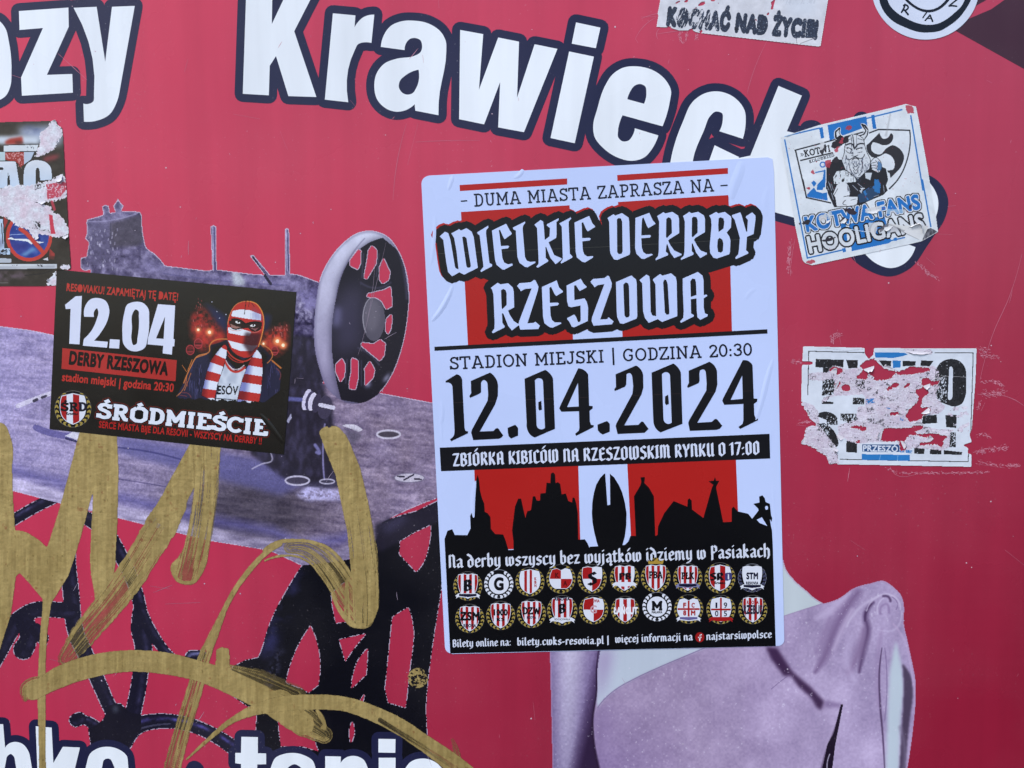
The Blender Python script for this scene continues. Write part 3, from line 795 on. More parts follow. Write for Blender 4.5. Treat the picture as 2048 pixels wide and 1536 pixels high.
    r.p(r.sk(L('350,480 350,290', Zb), 3, .8) * body, (60, 56, 76), .7)
    for k in range(60):
        x_, y_ = random.uniform(175, 235), random.uniform(455, 540)
        r.p(r.sk(np.array([(x_, y_), (x_ + random.uniform(-2, 2), y_ + 4)]), random.uniform(2, 5), .8) * body, random.choice([(205, 200, 222), (66, 60, 88), (180, 174, 205)]), .6)
    r.p(r.blur(r.m(P('620,560 770,640 1100,690 1450,705 1850,740 1850,790 1200,740 560,660', Zb)), 8) * body, (140, 132, 176), .6)
    r.p(r.sk(L('760,680 1200,735 1700,770', Zb), 4, .8) * body, (88, 82, 128), .7)
    for xx, x2 in ((1140, 1147), (1704, 1712)):
        r.p(r.sk(L('%d,320 %d,660' % (xx - 6, x2 - 6), Zb), 3, .8), (196, 190, 226), .8); r.p(r.sk(L('%d,325 %d,660' % (xx + 8, x2 + 8), Zb), 4, .8), (82, 74, 118), .8)
    r.p(r.sk(L('1432,545 1580,760', Zb), 5.5), (32, 28, 52))
    r.p(r.blur(r.m(P('1280,660 1330,655 1385,740 1380,775 1290,770', Zb)), 4) * body, (196, 204, 210), .8)
    # dark pillar right of the small poster
    pil = r.m(P('200,-320 500,-330 640,-300 720,230 790,300 800,520 840,560 920,1080 770,1140~ 500,1110~ 180,930 0,800', Z4))
    r.p(r.blur(pil, 5), (34, 30, 44), .97); mask |= pil
    r.p(r.blur(pil * np.clip(fbm(X / 7, Y / 16, 41, 4) * 3 - 1.3, 0, 1), 2), (88, 82, 120), .5)
    r.p(r.blur(r.m(P('110,620 230,640 250,760 245,850 130,840 110,780', Z3)), 5) * np.clip(fbm(X / 6, Y / 6, 43) * 3 - 1, 0, 1), (190, 184, 212), .7)
    r.p(r.blur(r.m(P('130,590 280,560 290,700 200,740', Z3)), 6) * np.clip(fbm(X / 8, Y / 8, 44) * 2, 0, 1), (128, 120, 168), .8)
    r.p(r.sk(L('360,275 420,280 500,285', Z4), 12, .6), (98, 98, 158), .9)
    for cx, rr, cc in ((545, 1.0, (206, 200, 226)), (575, .9, (70, 64, 92)), (600, .85, (214, 208, 230)), (640, .9, (58, 52, 74)), (700, .9, (72, 66, 90))):
        r.p(r.m([ell(500 + cx / 4.8, 740 + (285 + (cx - 545) * .35) / 4.8, 40 / 4.8, 105 * rr / 4.8, rot=.25)]), cc)
    r.p(r.m([ell(500 + 720 / 4.8, 740 + 360 / 4.8, 68 / 4.8, 110 / 4.8, rot=.2)]), (64, 58, 80)); r.p(r.sk(L('675,335 800,362', Z4), 8), (208, 204, 224))
    r.p(r.m(P('350,490 395,415 400,460 370,510', Z4)), (190, 188, 218), .8)
    r.p(r.sk(L('718,520 700,800 715,1060', Z4), 5, .7), (150, 144, 196), .8); r.p(r.sk(L('625,720 660,800 640,790', Z4), 9, .6), (128, 124, 178), .9)
    r.p(r.sk(L('20,950 120,900 210,870 200,800', Z4), 4, .6), (196, 190, 214), .7)
    r.p(r.blur(r.m(P('440,1200 560,1110 700,1130 900,1160 920,1250 700,1250 560,1260', Z4)), 4) * np.clip(fbm(X / 6, Y / 4, 47) * 2.4 - .3, 0, 1), (196, 190, 236), .95)
    r.p(r.blur(r.m(P('560,1080 860,1060 880,1110 600,1120', Z4)), 5), (70, 66, 96), .6)
    def ring(cx, cy, a, b_, wd, cc, inner=None):
        cx, cy = 500 + cx / 4.8, 740 + cy / 4.8
        if inner: r.p(r.m([ell(cx, cy, a / 4.8, b_ / 4.8)]), inner, .85)
        p_ = ell(cx, cy, a / 4.8, b_ / 4.8, 30); r.p(r.sk(np.vstack([p_, p_[:1]]), wd, .6), cc, .9)
    ring(455, 1062, 115, 42, 5, (204, 198, 222), (70, 64, 84)); ring(740, 1070, 70, 22, 4, (190, 184, 208), (64, 60, 80))
    ring(1330, 618, 110, 38, 5.5, (214, 208, 226), (62, 56, 66)); ring(1530, 1035, 145, 44, 3, (120, 112, 136), (206, 200, 216))
    for s_ in ('1480,1055 1570,1005', '1420,1020 1480,1025', '1580,1045 1640,1050'): r.p(r.sk(L(s_, Z4), 3.4), (58, 52, 70))
    r.p(r.m(P('880,535 1000,525~ 1085,575 1040,595 960,560', Z4)), (210, 204, 220)); r.p(r.blur(r.m(P('900,560 1040,590 1080,640 980,720 930,640', Z4)), 6), (84, 78, 98), .8)
    # hand wheel
    outer = r.m(P('700,120~ 820,160~ 920,290~ 975,450~ 992,600~ 980,800~ 930,1050~ 860,1230~ 760,1370~ 640,1440~ 540,1447~ 450,1410~ 370,1340~ 300,1170~ 265,1000~ 262,850~ 280,650~ 310,480~ 400,310~ 500,200~ 600,135~', Z3))
    inner = r.m(P('790,175 700,205~ 640,240~ 560,310~ 480,450~ 430,640~ 400,850~ 400,1050~ 425,1230~ 470,1420 640,1450 900,1300 1000,700 940,300', Z3)) & outer
    hol = r.m(P('600,265 622,275 618,370 598,420 540,390 535,350/705,235 745,270 740,370 665,495 645,480 665,370 680,270/795,330 845,440 835,500 790,528 765,500 765,400/850,550 858,640 862,700 815,725 780,660 740,635 668,630 672,605 800,575/855,760 862,800 850,880 830,915 810,890 815,800/770,955 810,990 800,1080 765,1120 620,1000 630,980 720,990/475,1100 500,1150 495,1240 465,1285 430,1210 425,1150/550,1095 602,1120 600,1250 580,1340 535,1335 530,1300 548,1200/690,1120 728,1190 715,1250 655,1310 650,1180', Z3))
    ty = np.clip((Y - 460) / 350, 0, 1)[..., None]
    rim = np.array([206, 208, 228]) * (1 - ty) + np.array([132, 122, 154]) * ty + (fbm(X / 26, Y / 40, 51) - .5)[..., None] * 34
    r.c[outer] = rim[outer]; mask |= outer
    eo = r.blur(outer, 14); r.p(outer * np.clip((.80 - eo) / .3, 0, 1), (110, 104, 136), .7); r.p(r.blur(inner, 16) * outer, (52, 48, 72), .95)
    r.p(inner, (24, 21, 33))
    r.p(inner * r.blur(r.m(P('400,700 560,500 640,560 640,1000 420,1100', Z3)), 30), (62, 58, 82), .8)
    r.p(inner * r.blur(r.m(P('420,700 470,720 460,850 400,860', Z3)), 10), (120, 116, 160), .7)
    r.p(r.sk(L('650,180 560,290 480,440 430,640', Z3), 4, .9) * outer, (90, 86, 116), .5)
    for s_, w_ in (('860,170 930,330 965,520 975,640', 10), ('620,520 760,560 850,520', 7), ('740,470 760,300', 6), ('630,480 640,300', 6), ('600,1020 700,1080 760,1150', 7), ('515,1110 505,1290', 5), ('625,1120 625,1310', 5)):
        r.p(r.sk(L(s_, Z3), w_, .9) * inner, (72, 70, 92), .6)
    r.p(r.blur(r.m(P('800,1250 850,1200 830,1260 790,1290', Z3)), 4), (186, 184, 214), .8); r.p(r.blur(r.m(P('650,1290 690,1270 700,1310 660,1330', Z3)), 4), (150, 150, 186), .8)
    r.p(r.m([ell(560 + 720 / 3.84, 430 + 800 / 3.84, 86 / 3.84, 168 / 3.84)]), (82, 78, 92)); r.p(r.blur(r.m([ell(560 + 705 / 3.84, 430 + 770 / 3.84, 60 / 3.84, 125 / 3.84)]), 8), (104, 99, 112), .8)
    hp = ell(560 + 715 / 3.84, 430 + 790 / 3.84, 78 / 3.84, 158 / 3.84, 24); r.p(r.sk(hp[9:19], 2.5, .7), (168, 164, 176), .8)
    mask &= ~(hol & outer)
    table_free = r.m(P('755,785 884,809 884,640 800,640'))
    # pale cut-out rim, broken like pixels
    er = r.blur(mask, 3.0)
    rimm = mask & (er < .80) & ((hsh(np.floor(X / 3.1), np.floor(Y / 3.1), 3) > .35) | ~(Y > 960))
    r.p(rimm * 1.0, (206, 192, 214), .85)
    grain = (hsh(np.floor(X / 2.5), np.floor(Y / 2.5), 8) - .5)[..., None]
    r.c = r.c * (1 + (.14 - .11 * outer)[..., None] * grain)
    r.l[mask] = 0
    r.build({0: 'sewing_machine_picture'}, H_PIC, board, M_BOARD)
sewing_machine()

# ------------------------------------------------------------------ printed mannequin in a draped dress
def mannequin():
    r = Ras(1096, 1120, 1842, 1700, 1.25)
    X, Y = r.X, r.Y
    S = (1060, 1100, 3.5224); Z = (1500, 1100, 3.5237)
    sil = np.concatenate([P('140,700 160,1560 175,2150', S)[0], P('1040,2150 1105,1560 1150,1250~ 1167,1050~ 1163,900~ 1140,780~ 1110,640~ 1082,500~ 1085,400~ 1070,330~ 1010,260~ 940,218~ 850,235~ 740,265~ 620,345~ 520,377 470,350~ 400,290~ 320,220~ 262,150~ 235,70', Z)[0], P('400,60', S)[0]])
    mask = r.m([sil])
    n1 = fbm(X / 60, Y / 60, 2, 4) - .5; n2 = fbm(X / 4, Y / 4, 6, 3) - .5
    fab = np.array([165, 146, 179]) + n1[..., None] * np.array([46, 46, 44]) + n2[..., None] * np.array([26, 26, 24])
    lr = np.clip((X - 1350) / 400, 0, 1)[..., None]
    fab = fab + lr * np.array([8, 10, 12]) - np.clip((1400 - X) / 220, 0, 1)[..., None] * np.clip((Y - 1400) / 120, 0, 1)[..., None] * np.array([26, 28, 18])
    r.c = fab
    skin = (188, 198, 212)
    chest = r.m(P('470,690 1240,690 1100,745~ 900,830~ 740,905~ 600,985~ 520,1055~ 475,1110 470,950~ 490,750', S))
    r.p(r.blur(chest, 2), skin)
    r.p(r.blur(r.m(P('480,700 590,690 560,830 520,980 478,1080 472,940', S)), 22) * chest, (160, 140, 182), .9)
    r.p(r.sk(L('478,1108 520,1055 600,985 740,905 900,830 1100,745 1230,690', S), 2.6, .8), (112, 92, 136), .8)
    r.p(r.m(P('225,80 520,372 350,428 230,468', Z)), (192, 202, 208)); r.p(r.sk(L('230,468 350,428 520,375 620,345', Z), 2.5, .8), (150, 130, 165), .8)
    arm = r.m(P('130,690 500,690 475,850~ 472,1000~ 446,1180~ 452,1350~ 490,1560 560,2150 150,2150', S))
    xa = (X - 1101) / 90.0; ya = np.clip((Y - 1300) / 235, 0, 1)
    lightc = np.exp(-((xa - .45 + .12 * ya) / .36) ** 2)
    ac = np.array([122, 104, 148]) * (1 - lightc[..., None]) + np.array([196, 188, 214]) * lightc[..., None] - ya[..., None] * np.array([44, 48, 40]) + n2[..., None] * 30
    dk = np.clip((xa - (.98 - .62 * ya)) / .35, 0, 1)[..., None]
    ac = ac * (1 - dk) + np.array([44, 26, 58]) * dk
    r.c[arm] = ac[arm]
    r.p(r.sk(L('484,700 468,850 468,1000 442,1190 448,1350 488,1560 560,2150', S), [3, 5, 6, 8, 9, 10], .9), (40, 22, 50), .9)
    r.p(r.blur(r.m(P('446,1180 478,1110 560,1080 560,1250 500,1400 470,1450', S)), 26) * r.m(P('446,1180 478,1110 700,1000 900,1500 490,1560', S)), (128, 106, 150), .7)
    # folds
    r.p(r.blur(r.m(P('110,680 190,690 300,860 420,960 525,1070 500,1130 470,1110 430,1040 340,960 290,885 240,890 150,770', Z)), 4), (56, 32, 66), .95)
    r.p(r.blur(r.m(P('530,1060 650,1085 640,1110 520,1110', Z)), 5), (128, 106, 146), .8)
    r.p(r.sk(L('270,885 210,930 150,980', Z), 2.5, .9), (108, 86, 128), .8)
    def fold(s_, w_, c_, a_=.8): r.p(r.sk(L(s_, Z), w_, 1.0), c_, a_)
    fold('870,370 815,450 830,560 800,700 770,860', [10, 18, 22, 22, 10], (92, 68, 108), .95)
    fold('855,380 820,430 810,500', [5, 9, 6], (70, 46, 86), .9)
    fold('760,300 660,440 590,580 520,760 460,860', [30, 46, 42, 30, 14], (122, 98, 138), .9)
    fold('800,560 770,700 700,860', [16, 30, 20], (136, 112, 150), .8); fold('560,480 520,600 470,720', [14, 26, 18], (146, 124, 162), .7); fold('930,560 900,800 905,1100', [12, 20, 14], (152, 130, 168), .6)
    fold('700,300 600,400 470,480', [14, 22, 16], (196, 180, 212), .6)
    fold('720,420 650,560 590,700', [14, 20, 14], (200, 184, 214), .6)
    fold('900,330 760,420 680,540', [7, 10, 8], (200, 186, 214), .7)
    fold('700,640 680,760 740,920', [22, 26, 16], (188, 172, 206), .6)
    fold('930,690 912,850 918,1100 935,1300 950,1560', [3, 6, 7, 6, 5], (66, 44, 80), .95)
    fold('950,690 965,900 950,1200', [3, 4, 4], (120, 98, 140), .8)
    fold('640,1110 610,1250 560,1400 520,1560', [5, 10, 16, 20], (30, 14, 36), 1)
    r.p(r.m(P('640,1090 656,1090 600,1380 578,1560 560,2150 450,2150 505,1560 545,1370 590,1290', Z)), (26, 12, 34))
    fold('562,1440 548,1480 545,1560', 3.5, (205, 200, 220), .9)
    r.p(r.blur(r.m(P('1030,640 1062,790 1082,950~ 1062,1200~ 1052,1560 1030,2150 930,2150 958,1560 970,1150 985,850 1010,720', Z)), 4), (188, 202, 212), .95)
    r.p(r.blur(r.m(P('1074,800 1130,880~ 1148,1000~ 1125,1200~ 1092,1560 1030,2150 1010,2150 1052,1560 1076,1150 1084,950', Z)), 3), (70, 56, 80), .95)
    fold('1060,1250 1090,1400 1080,1560', 14, (120, 108, 134), .6)
    fold('820,430 880,340 960,310 1040,350 1060,420', [4, 7, 7, 7, 5], (202, 188, 216), .8)
    fold('940,325 975,330 990,360', 8, (74, 50, 88), .95); fold('900,450 905,380 940,340', 5, (204, 190, 218), .8); fold('920,450 925,400 960,380 980,440', 8, (136, 112, 154), .7)
    fold('1000,330 1040,380 1030,420', 3, (118, 96, 138), .8); fold('1070,430 1020,560 900,560', [5, 8, 4], (196, 182, 212), .6)
    fold('1010,520 1090,640 1130,800 1150,950', [6, 8, 7, 5], (188, 166, 200), .7)
    r.p((n2 > .30) * (fbm(X / 80, Y / 80, 77) > .5), (214, 208, 226), .5)
    r.p(r.blur(mask, 4) < .8, (178, 140, 178), .5)
    r.l[mask] = 0
    r.build({0: 'mannequin_picture'}, H_PIC, board, M_BOARD)
mannequin()

# ------------------------------------------------------------------ scratches and scuffs in the board's print
def scratches():
    pk = (206, 128, 148); ly = []
    lst = [('1623,85 1590,160 1490,190', None), ('1533,84 1500,150', None)]
    S = [('24,150 42,156', 1.1), ('116,107 150,138 174,160', 1.3), ('376,118 369,144', 1.2), ('466,228 520,238', 1.0), ('813,247 795,320 786,400', 1.1), ('836,247 815,330', 1.0), ('830,284 870,282 960,281', .9), ('877,0 878,16', 1.1),
         ('1282,38 1310,28 1330,26', 1.2), ('1281,34 1320,33', 1.2), ('1271,77 1290,50 1312,35', 1.1), ('1271,77 1276,86', 1.4), ('1313,68 1340,64 1370,60', 1.2), ('1318,58 1313,68 1316,78', 1.4), ('1364,62 1362,80 1366,84', 2.0), ('1374,62 1372,82', 1.6), ('1396,64 1393,76', 2.0),
         ('1534,82 1500,165 1494,188', 1.0), ('2044,508 2020,590 1985,670 1960,760', 1.2), ('1583,480 1578,510 1577,545', 2.6), ('1590,478 1583,520 1580,548', 1.0), ('1830,520 1850,540 1875,558', 2.2), ('1852,515 1870,530', 1.0), ('1895,413 1912,411', 1.3), ('1875,468 1905,469', .9), ('1973,160 1984,166', 1.2),
         ('1955,701 1972,700', 4), ('1958,711 1998,714', 2.2), ('1960,763 1990,764 2005,770', 2.4), ('1958,786 1985,788 2008,784', 4), ('1962,800 1956,818', 1.6), ('1970,805 1962,822', 1.4), ('1955,870 1975,872 1980,876', 2), ('1945,905 1975,900 2010,896', 3), ('1950,922 2000,930 2038,931', 2.0), ('1952,928 2010,936', 1.0), ('1770,935 1790,942 1880,946 1975,944', 1.6), ('1780,932 1782,938 1850,941', 1.0), ('1580,723 1602,724', 2.2), ('1595,846 1620,843', 2), ('1592,850 1612,852', 1.2), ('1666,690 1668,672 1680,668', 3), ('1682,690 1678,668', 1.2), ('2048,812 2030,800 2000,790', 1.4), ('1700,1080 1730,1100', .7), ('2010,1100 2048,1130', 1.0),
         ('307,1185 330,1176 345,1170', .9), ('330,1208 400,1205', .8), ('300,1172 340,1178', .8), ('97,1318 130,1326', .8), ('905,1000 880,1040', .6), ('560,262 575,300', .7), ('700,200 712,214', .7), ('750,520 735,640 716,710', 1.0), ('772,485 745,600 730,660', .8), ('1066,1403 1070,1440', .8), ('593,756 607,757', 1.4)]
    rnd = random.Random(3)
    for s_, w_ in S:
        p_ = L(s_); dull = p_[:, 0].max() < 880 and p_[:, 1].mean() > 430
        if w_ < 1.5:
            ly.append((strk(p_, [w_ * .35, w_ * .8, w_ * .4], False, False), (138, 124, 142) if dull else (198, 112, 134), 'scratches', 'nz')); continue
        ln_ = np.hypot(*np.diff(p_, axis=0).T); tot = ln_.sum(); cs = np.append(0, np.cumsum(ln_)); st_ = []
        for k in range(int(tot * .55 * w_) + 4):
            u_ = rnd.random() ** .8 * tot; x = np.interp(u_, cs, p_[:, 0]) + rnd.gauss(0, w_ * .9); y = np.interp(u_, cs, p_[:, 1]) + rnd.gauss(0, w_ * .9)
            i = min(len(ln_) - 1, int(np.searchsorted(cs, u_)) - 1 if u_ > 0 else 0); d = p_[i + 1] - p_[i]; a = math.atan2(d[1], d[0]) + rnd.choice([0, 0, .9]) * rnd.uniform(-1, 1); q = rnd.uniform(1, 5)
            st_ += strk(np.array([(x, y), (x + q * math.cos(a), y + q * math.sin(a))]), rnd.uniform(.35, .9), False, False)
        ly.append((st_, (208, 134, 154), 'scratches', 'nz'))
    for k in range(80):
        x, y = rnd.uniform(10, 2040), rnd.uniform(5, 1530); a = rnd.gauss(1.75, .35); l_ = rnd.choice([3, 4, 5, 7, 10, 16, 28])
        p_ = np.array([(x, y), (x + l_ * .5 * math.cos(a) + rnd.uniform(-1, 1), y + l_ * .5 * math.sin(a)), (x + l_ * math.cos(a), y + l_ * math.sin(a))])
        ly.append((strk(p_, [.3, rnd.uniform(.5, 1.2), .3], False, False), rnd.choice([(196, 110, 132), (205, 140, 158), (188, 90, 112)]) if not ((x < 880 and y > 430) or (1090 < x < 1850 and y > 1100)) else (176, 160, 182), 'scratches', 'nz'))
    for k in range(90):
        x, y = rnd.uniform(10, 2040), rnd.uniform(5, 1530); q = rnd.uniform(.6, 1.7)
        ly.append(([ell(x, y, q, q * rnd.uniform(.6, 1.2), 7)], (206, 176, 190) if not ((x < 880 and y > 430) or (1090 < x < 1850 and y > 1100)) else (178, 166, 186), 'scratches', 'nz'))
    flat(ly, H_SCR, board, M_BOARD)['scratches']['kind'] = 'stuff'
scratches()
# ================================================================== the big match poster
H_SH, H_P1, H_P2, H_P3 = .00036, .00040, .00044, .00048
PAPER = (190, 205, 243); PBLK = (16, 16, 22); PRED = (172, 30, 27)
poster = thing('match_poster', 'big white red and black match poster with blackletter headline, date, city skyline and club crests', 'poster', px=(1206, 830))
Z1 = (830, 310, 5.297); Z2 = (1190, 300, 5.297); Z3 = (850, 540, 5.297); Z4 = (1190, 540, 5.297); Z5 = (860, 800, 5.297); Z6 = (1200, 800, 5.297)
Z7 = (880, 1060, 5.851); Z8 = (1220, 1060, 5.689)
def q(T, *xy): return [(T[0] + x / T[2], T[1] + y / T[2]) for x, y in xy]
sheet('paper_sheet', P('843,372 846,358~ 859,351 1195,333 1535,314.5 1545,318 1548,345 1568.5,1276 1566,1287~ 1555,1292 905,1308 893,1302~ 889.5,1290')[0], PAPER, H_SH, poster, M_PAPER)
def creases():
    """folds and bubbles pressed into the paper: low ridges of the same paper"""
    off = parent_loc(poster)
    def ridge(s_, wd, ht):
        V, Fc = [], []; p_ = L(s_); n = len(p_); b0 = 0
        for i in range(n):
            d = p_[min(i + 1, n - 1)] - p_[max(i - 1, 0)]; d = d / np.hypot(*d); nn = np.array([-d[1], d[0]])
            k = math.sin(math.pi * (i + .15) / (n - .7)) ** .5 if 0 < i < n - 1 else .05
            for t, hh in ((-1, 0), (-.15, 1), (.15, .9), (1, 0)):
                a = p_[i] + nn * wd * t * (.4 + .6 * k)
                V.append(tuple(wall(a[0], a[1], H_SH + .000012 + hh * ht * k)))
        for i in range(n - 1):
            for j in range(3):
                a = b0 + i * 4 + j; Fc.append((a, a + 1, a + 5, a + 4))
        mesh('crease', np.array(V), np.array(Fc), np.tile(lin(PAPER), (len(Fc), 1)), M_PAPER, poster)
    ridge('863,642 880,622 893,600 905,572', 6, .0005)
    ridge('1462,398 1468,372 1478,345 1484,322', 11, .0004)
    ridge('1510,846 1524,800 1536,752 1546,718', 6, .00032)
    ridge('905,352 902,362 896,380', 5, .00028); ridge('1046,339 1040,348 1028,356', 5, .0003)
    ridge('1490,600 1500,585 1512,577', 5, .0001); ridge('1534,430 1530,400 1538,372', 7, .00012)
    ridge('862,530 868,480 870,430', 5, .0002); ridge('882,800 884,830 880,850', 5, .0002); ridge('952,960 946,1000 948,1040', 6, .0002)
    ridge('878,800 882,850 884,885', 3, .0001); ridge('1545,960 1550,1040 1556,1100', 3, .00008)
creases()
stripes = [P('922,424 1139,410.5 1146,682 936,691'), P('1236,404 1457,390 1464,663 1245,674'), P('948.5,939 1156.5,930 1161,1095 954,1100'), P('1254.5,927 1471.8,919 1479,1090 1263,1095'),
           P('472,318 1612,248 1612,312 475,382', Z1), P('235,265 1408,190 1408,252 238,328', Z2)]
for s in stripes: flat([(s, PRED, 'red_stripe')], H_P1, poster, M_PAPER)

# headline
wielkie = [
 '262,862 318,812 352,828 375,900 425,1190 440,1205 462,1210 440,1020 415,880 385,830 468,785 487,800 545,775 600,812 622,870 665,1195 520,1268 470,1243 392,1285 350,1240 330,1130 300,900/500,870 520,862 545,880 592,1175 585,1192 560,1195 545,1180',
 '658,820 775,748 778,768 755,795 752,830 785,1120 790,1145 818,1160 815,1178 700,1240 693,1225 725,1185 722,1150 685,850 665,838',
 '815,800 965,728 1005,800 1025,830 1022,840 950,892 935,870 900,790 888,800 898,860 910,965 985,960 998,970 985,988 915,998 925,1090 945,1140 985,1158 1030,1150 1035,1168 945,1215 925,1212 865,1165 848,1110',
 '1035,770 1165,705 1168,720 1145,750 1140,780 1165,1080 1185,1120 1220,1132 1275,1128 1275,1142 1190,1190 1165,1185 1105,1140 1085,1080 1068,800 1045,790',
 '1265,738 1330,688 1357,705 1365,760 1375,900 1425,862 1430,775 1395,745 1400,733 1520,670 1522,688 1498,712 1500,840 1495,878 1415,925 1430,960 1475,1060 1555,1095 1552,1108 1490,1157 1435,1090 1390,975 1382,975 1385,1090 1412,1115 1410,1128 1300,1195 1285,1183 1308,1155 1310,1110 1293,775',
 '1528,725 1650,660 1655,675 1628,705 1628,740 1640,1045 1668,1075 1665,1088 1550,1150 1542,1138 1565,1105 1565,1060 1555,760',
 '1690,715 1845,645 1880,725 1908,755 1905,765 1830,810 1815,790 1780,710 1765,720 1768,780 1770,880 1850,878 1862,888 1850,905 1772,915 1778,1010 1795,1055 1825,1075 1885,1070 1888,1085 1800,1138 1770,1130 1715,1085 1703,1030']
derrby = [
 '133,720 195,680 215,695 285,668 355,715 362,760 372,1085 365,1110 235,1165 200,1158 165,1100 158,1060 150,760/232,735 250,720 275,725 288,760 293,1075 280,1100 250,1103 235,1080',
 '428,720 575,665 612,745 640,775 638,785 565,828 550,805 515,715 500,725 495,780 490,905 580,900 595,910 580,928 490,935 495,1030 510,1080 545,1105 605,1100 612,1112 520,1155 490,1150 440,1100 425,1040',
 '658,700 725,658 745,672 820,655 880,695 890,730 892,880 790,945 775,960 800,1010 840,1065 915,1100 918,1112 840,1145 800,1090 768,1000 758,1000 750,1075 775,1100 772,1115 645,1168 640,1155 668,1125 675,1080 680,760 665,715/755,730 775,712 800,720 812,745 815,880 765,930 752,925',
 '932,700 1000,655 1020,670 1095,655 1155,695 1165,730 1165,870 1065,930 1048,950 1080,1010 1120,1065 1185,1090 1185,1105 1115,1145 1070,1085 1035,990 1025,990 1025,1070 1045,1095 1040,1110 912,1165 908,1152 940,1120 948,1075 952,760 940,718/1027,720 1045,705 1075,712 1087,740 1087,875 1035,925 1025,915',
 '1210,695 1285,655 1305,672 1375,655 1440,705 1445,730 1440,820 1395,875 1425,920 1435,960 1430,1080 1420,1105 1290,1150 1255,1142 1220,1090 1215,1020 1235,800 1230,730/1310,725 1330,712 1360,725 1370,760 1362,830 1310,870 1305,800/1300,950 1320,930 1350,950 1360,990 1355,1070 1335,1088 1305,1080 1295,1030',
 '1450,690 1540,660 1555,700 1600,860 1612,870 1620,740 1598,715 1602,700 1665,660 1700,695 1700,735 1680,890 1610,920 1600,1060 1625,1085 1622,1098 1495,1155 1485,1140 1518,1105 1525,1060 1535,930 1480,740 1452,705']
rzes = [
 '695,190 770,135 800,152 880,140 930,185 940,230 945,395 880,430 895,470 940,540 985,570 1000,580 920,640 880,590 830,460 815,460 820,560 845,595 840,610 720,670 708,658 735,620 738,560 725,260 710,205/805,215 830,200 855,215 865,250 865,370 820,415 812,400',
 '975,170 1000,140 1120,130 1155,105 1170,110 1202,175 1195,220 1085,565 1150,560 1170,548 1218,590 1200,625 1010,632 990,570 1000,535 1130,195 1060,200 1015,225 1005,205',
 '1238,180 1395,110 1420,185 1462,225 1460,235 1390,275 1370,250 1335,175 1318,190 1320,260 1322,348 1405,345 1420,355 1405,375 1325,385 1330,480 1345,530 1375,555 1440,555 1445,568 1350,612 1320,605 1265,565 1250,490',
 '1500,165 1650,92 1680,145 1712,175 1710,185 1640,222 1622,200 1600,160 1580,165 1580,230 1583,320 1690,300 1715,340 1728,400 1725,540 1580,608 1555,600 1530,550 1505,520 1508,508 1580,472 1600,495 1620,550 1640,552 1650,530 1648,375 1550,395 1520,385 1505,330',
 '1752,125 1780,95 1900,85 1935,60 1950,65 1980,140 1975,180 1855,525 1930,520 1945,500 1998,545 1980,575 1785,590 1765,540 1770,500 1900,150 1830,160 1795,185 1785,165']
owa = [
 '222,128 385,58 435,100 442,150 448,490 440,515 300,570 265,565 235,500 230,440/300,155 325,130 350,140 360,170 368,480 355,500 330,505 312,480',
 '472,105 545,48 575,65 582,110 590,440 605,480 648,490 640,150 612,105 620,92 690,42 715,60 805,35 855,75 865,120 872,470 870,490 710,550 665,520 570,560 530,510 510,440 500,140 480,120/722,130 735,100 755,105 770,150 788,440 785,470 760,475 740,450',
 '930,90 1090,20 1140,60 1150,110 1152,265 1185,260 1190,275 1152,300 1152,400 1165,460 1195,470 1192,490 1115,528 1085,500 1078,430 1075,300 1015,310 1018,460 1048,478 1045,492 910,560 902,545 935,505 940,440 930,200/1010,120 1030,90 1060,95 1070,130 1075,265 1015,285']
heads = [P(s, Z1) for s in wielkie] + [P(s, Z2) for s in derrby] + [P(s, Z3) for s in rzes] + [P(s, Z4) for s in owa]
bk = union([c for l_ in heads for c in grow(l_, 14.5, 8)][:] + [P('890,480 1500,430 1500,520 1420,545 1000,570 900,530')[0], P('985,560 1400,540 1410,640 1000,655')[0]])
bk = [c for c in bk if len(c) > 12 or True]
big = max(bk, key=lambda c: np.ptp(c[:, 0]))
bk = [simp(big, .3)]
rd = [c - 3.0 for c in bk]
flat([(rd, PRED, 'headline_backing'), (bk, PBLK, 'headline_backing'), (bool_loops([bk, [], strk(np.array([(866, 508), (1200, 494), (1532, 476)]), .8, False, False)], lambda k: k[0] and k[2]), (58, 58, 54), 'headline_backing')], H_P2, poster, M_PAPER)
flat([(l_, PAPER, 'headline_lettering') for l_ in heads], H_P3, poster, M_PAPER)

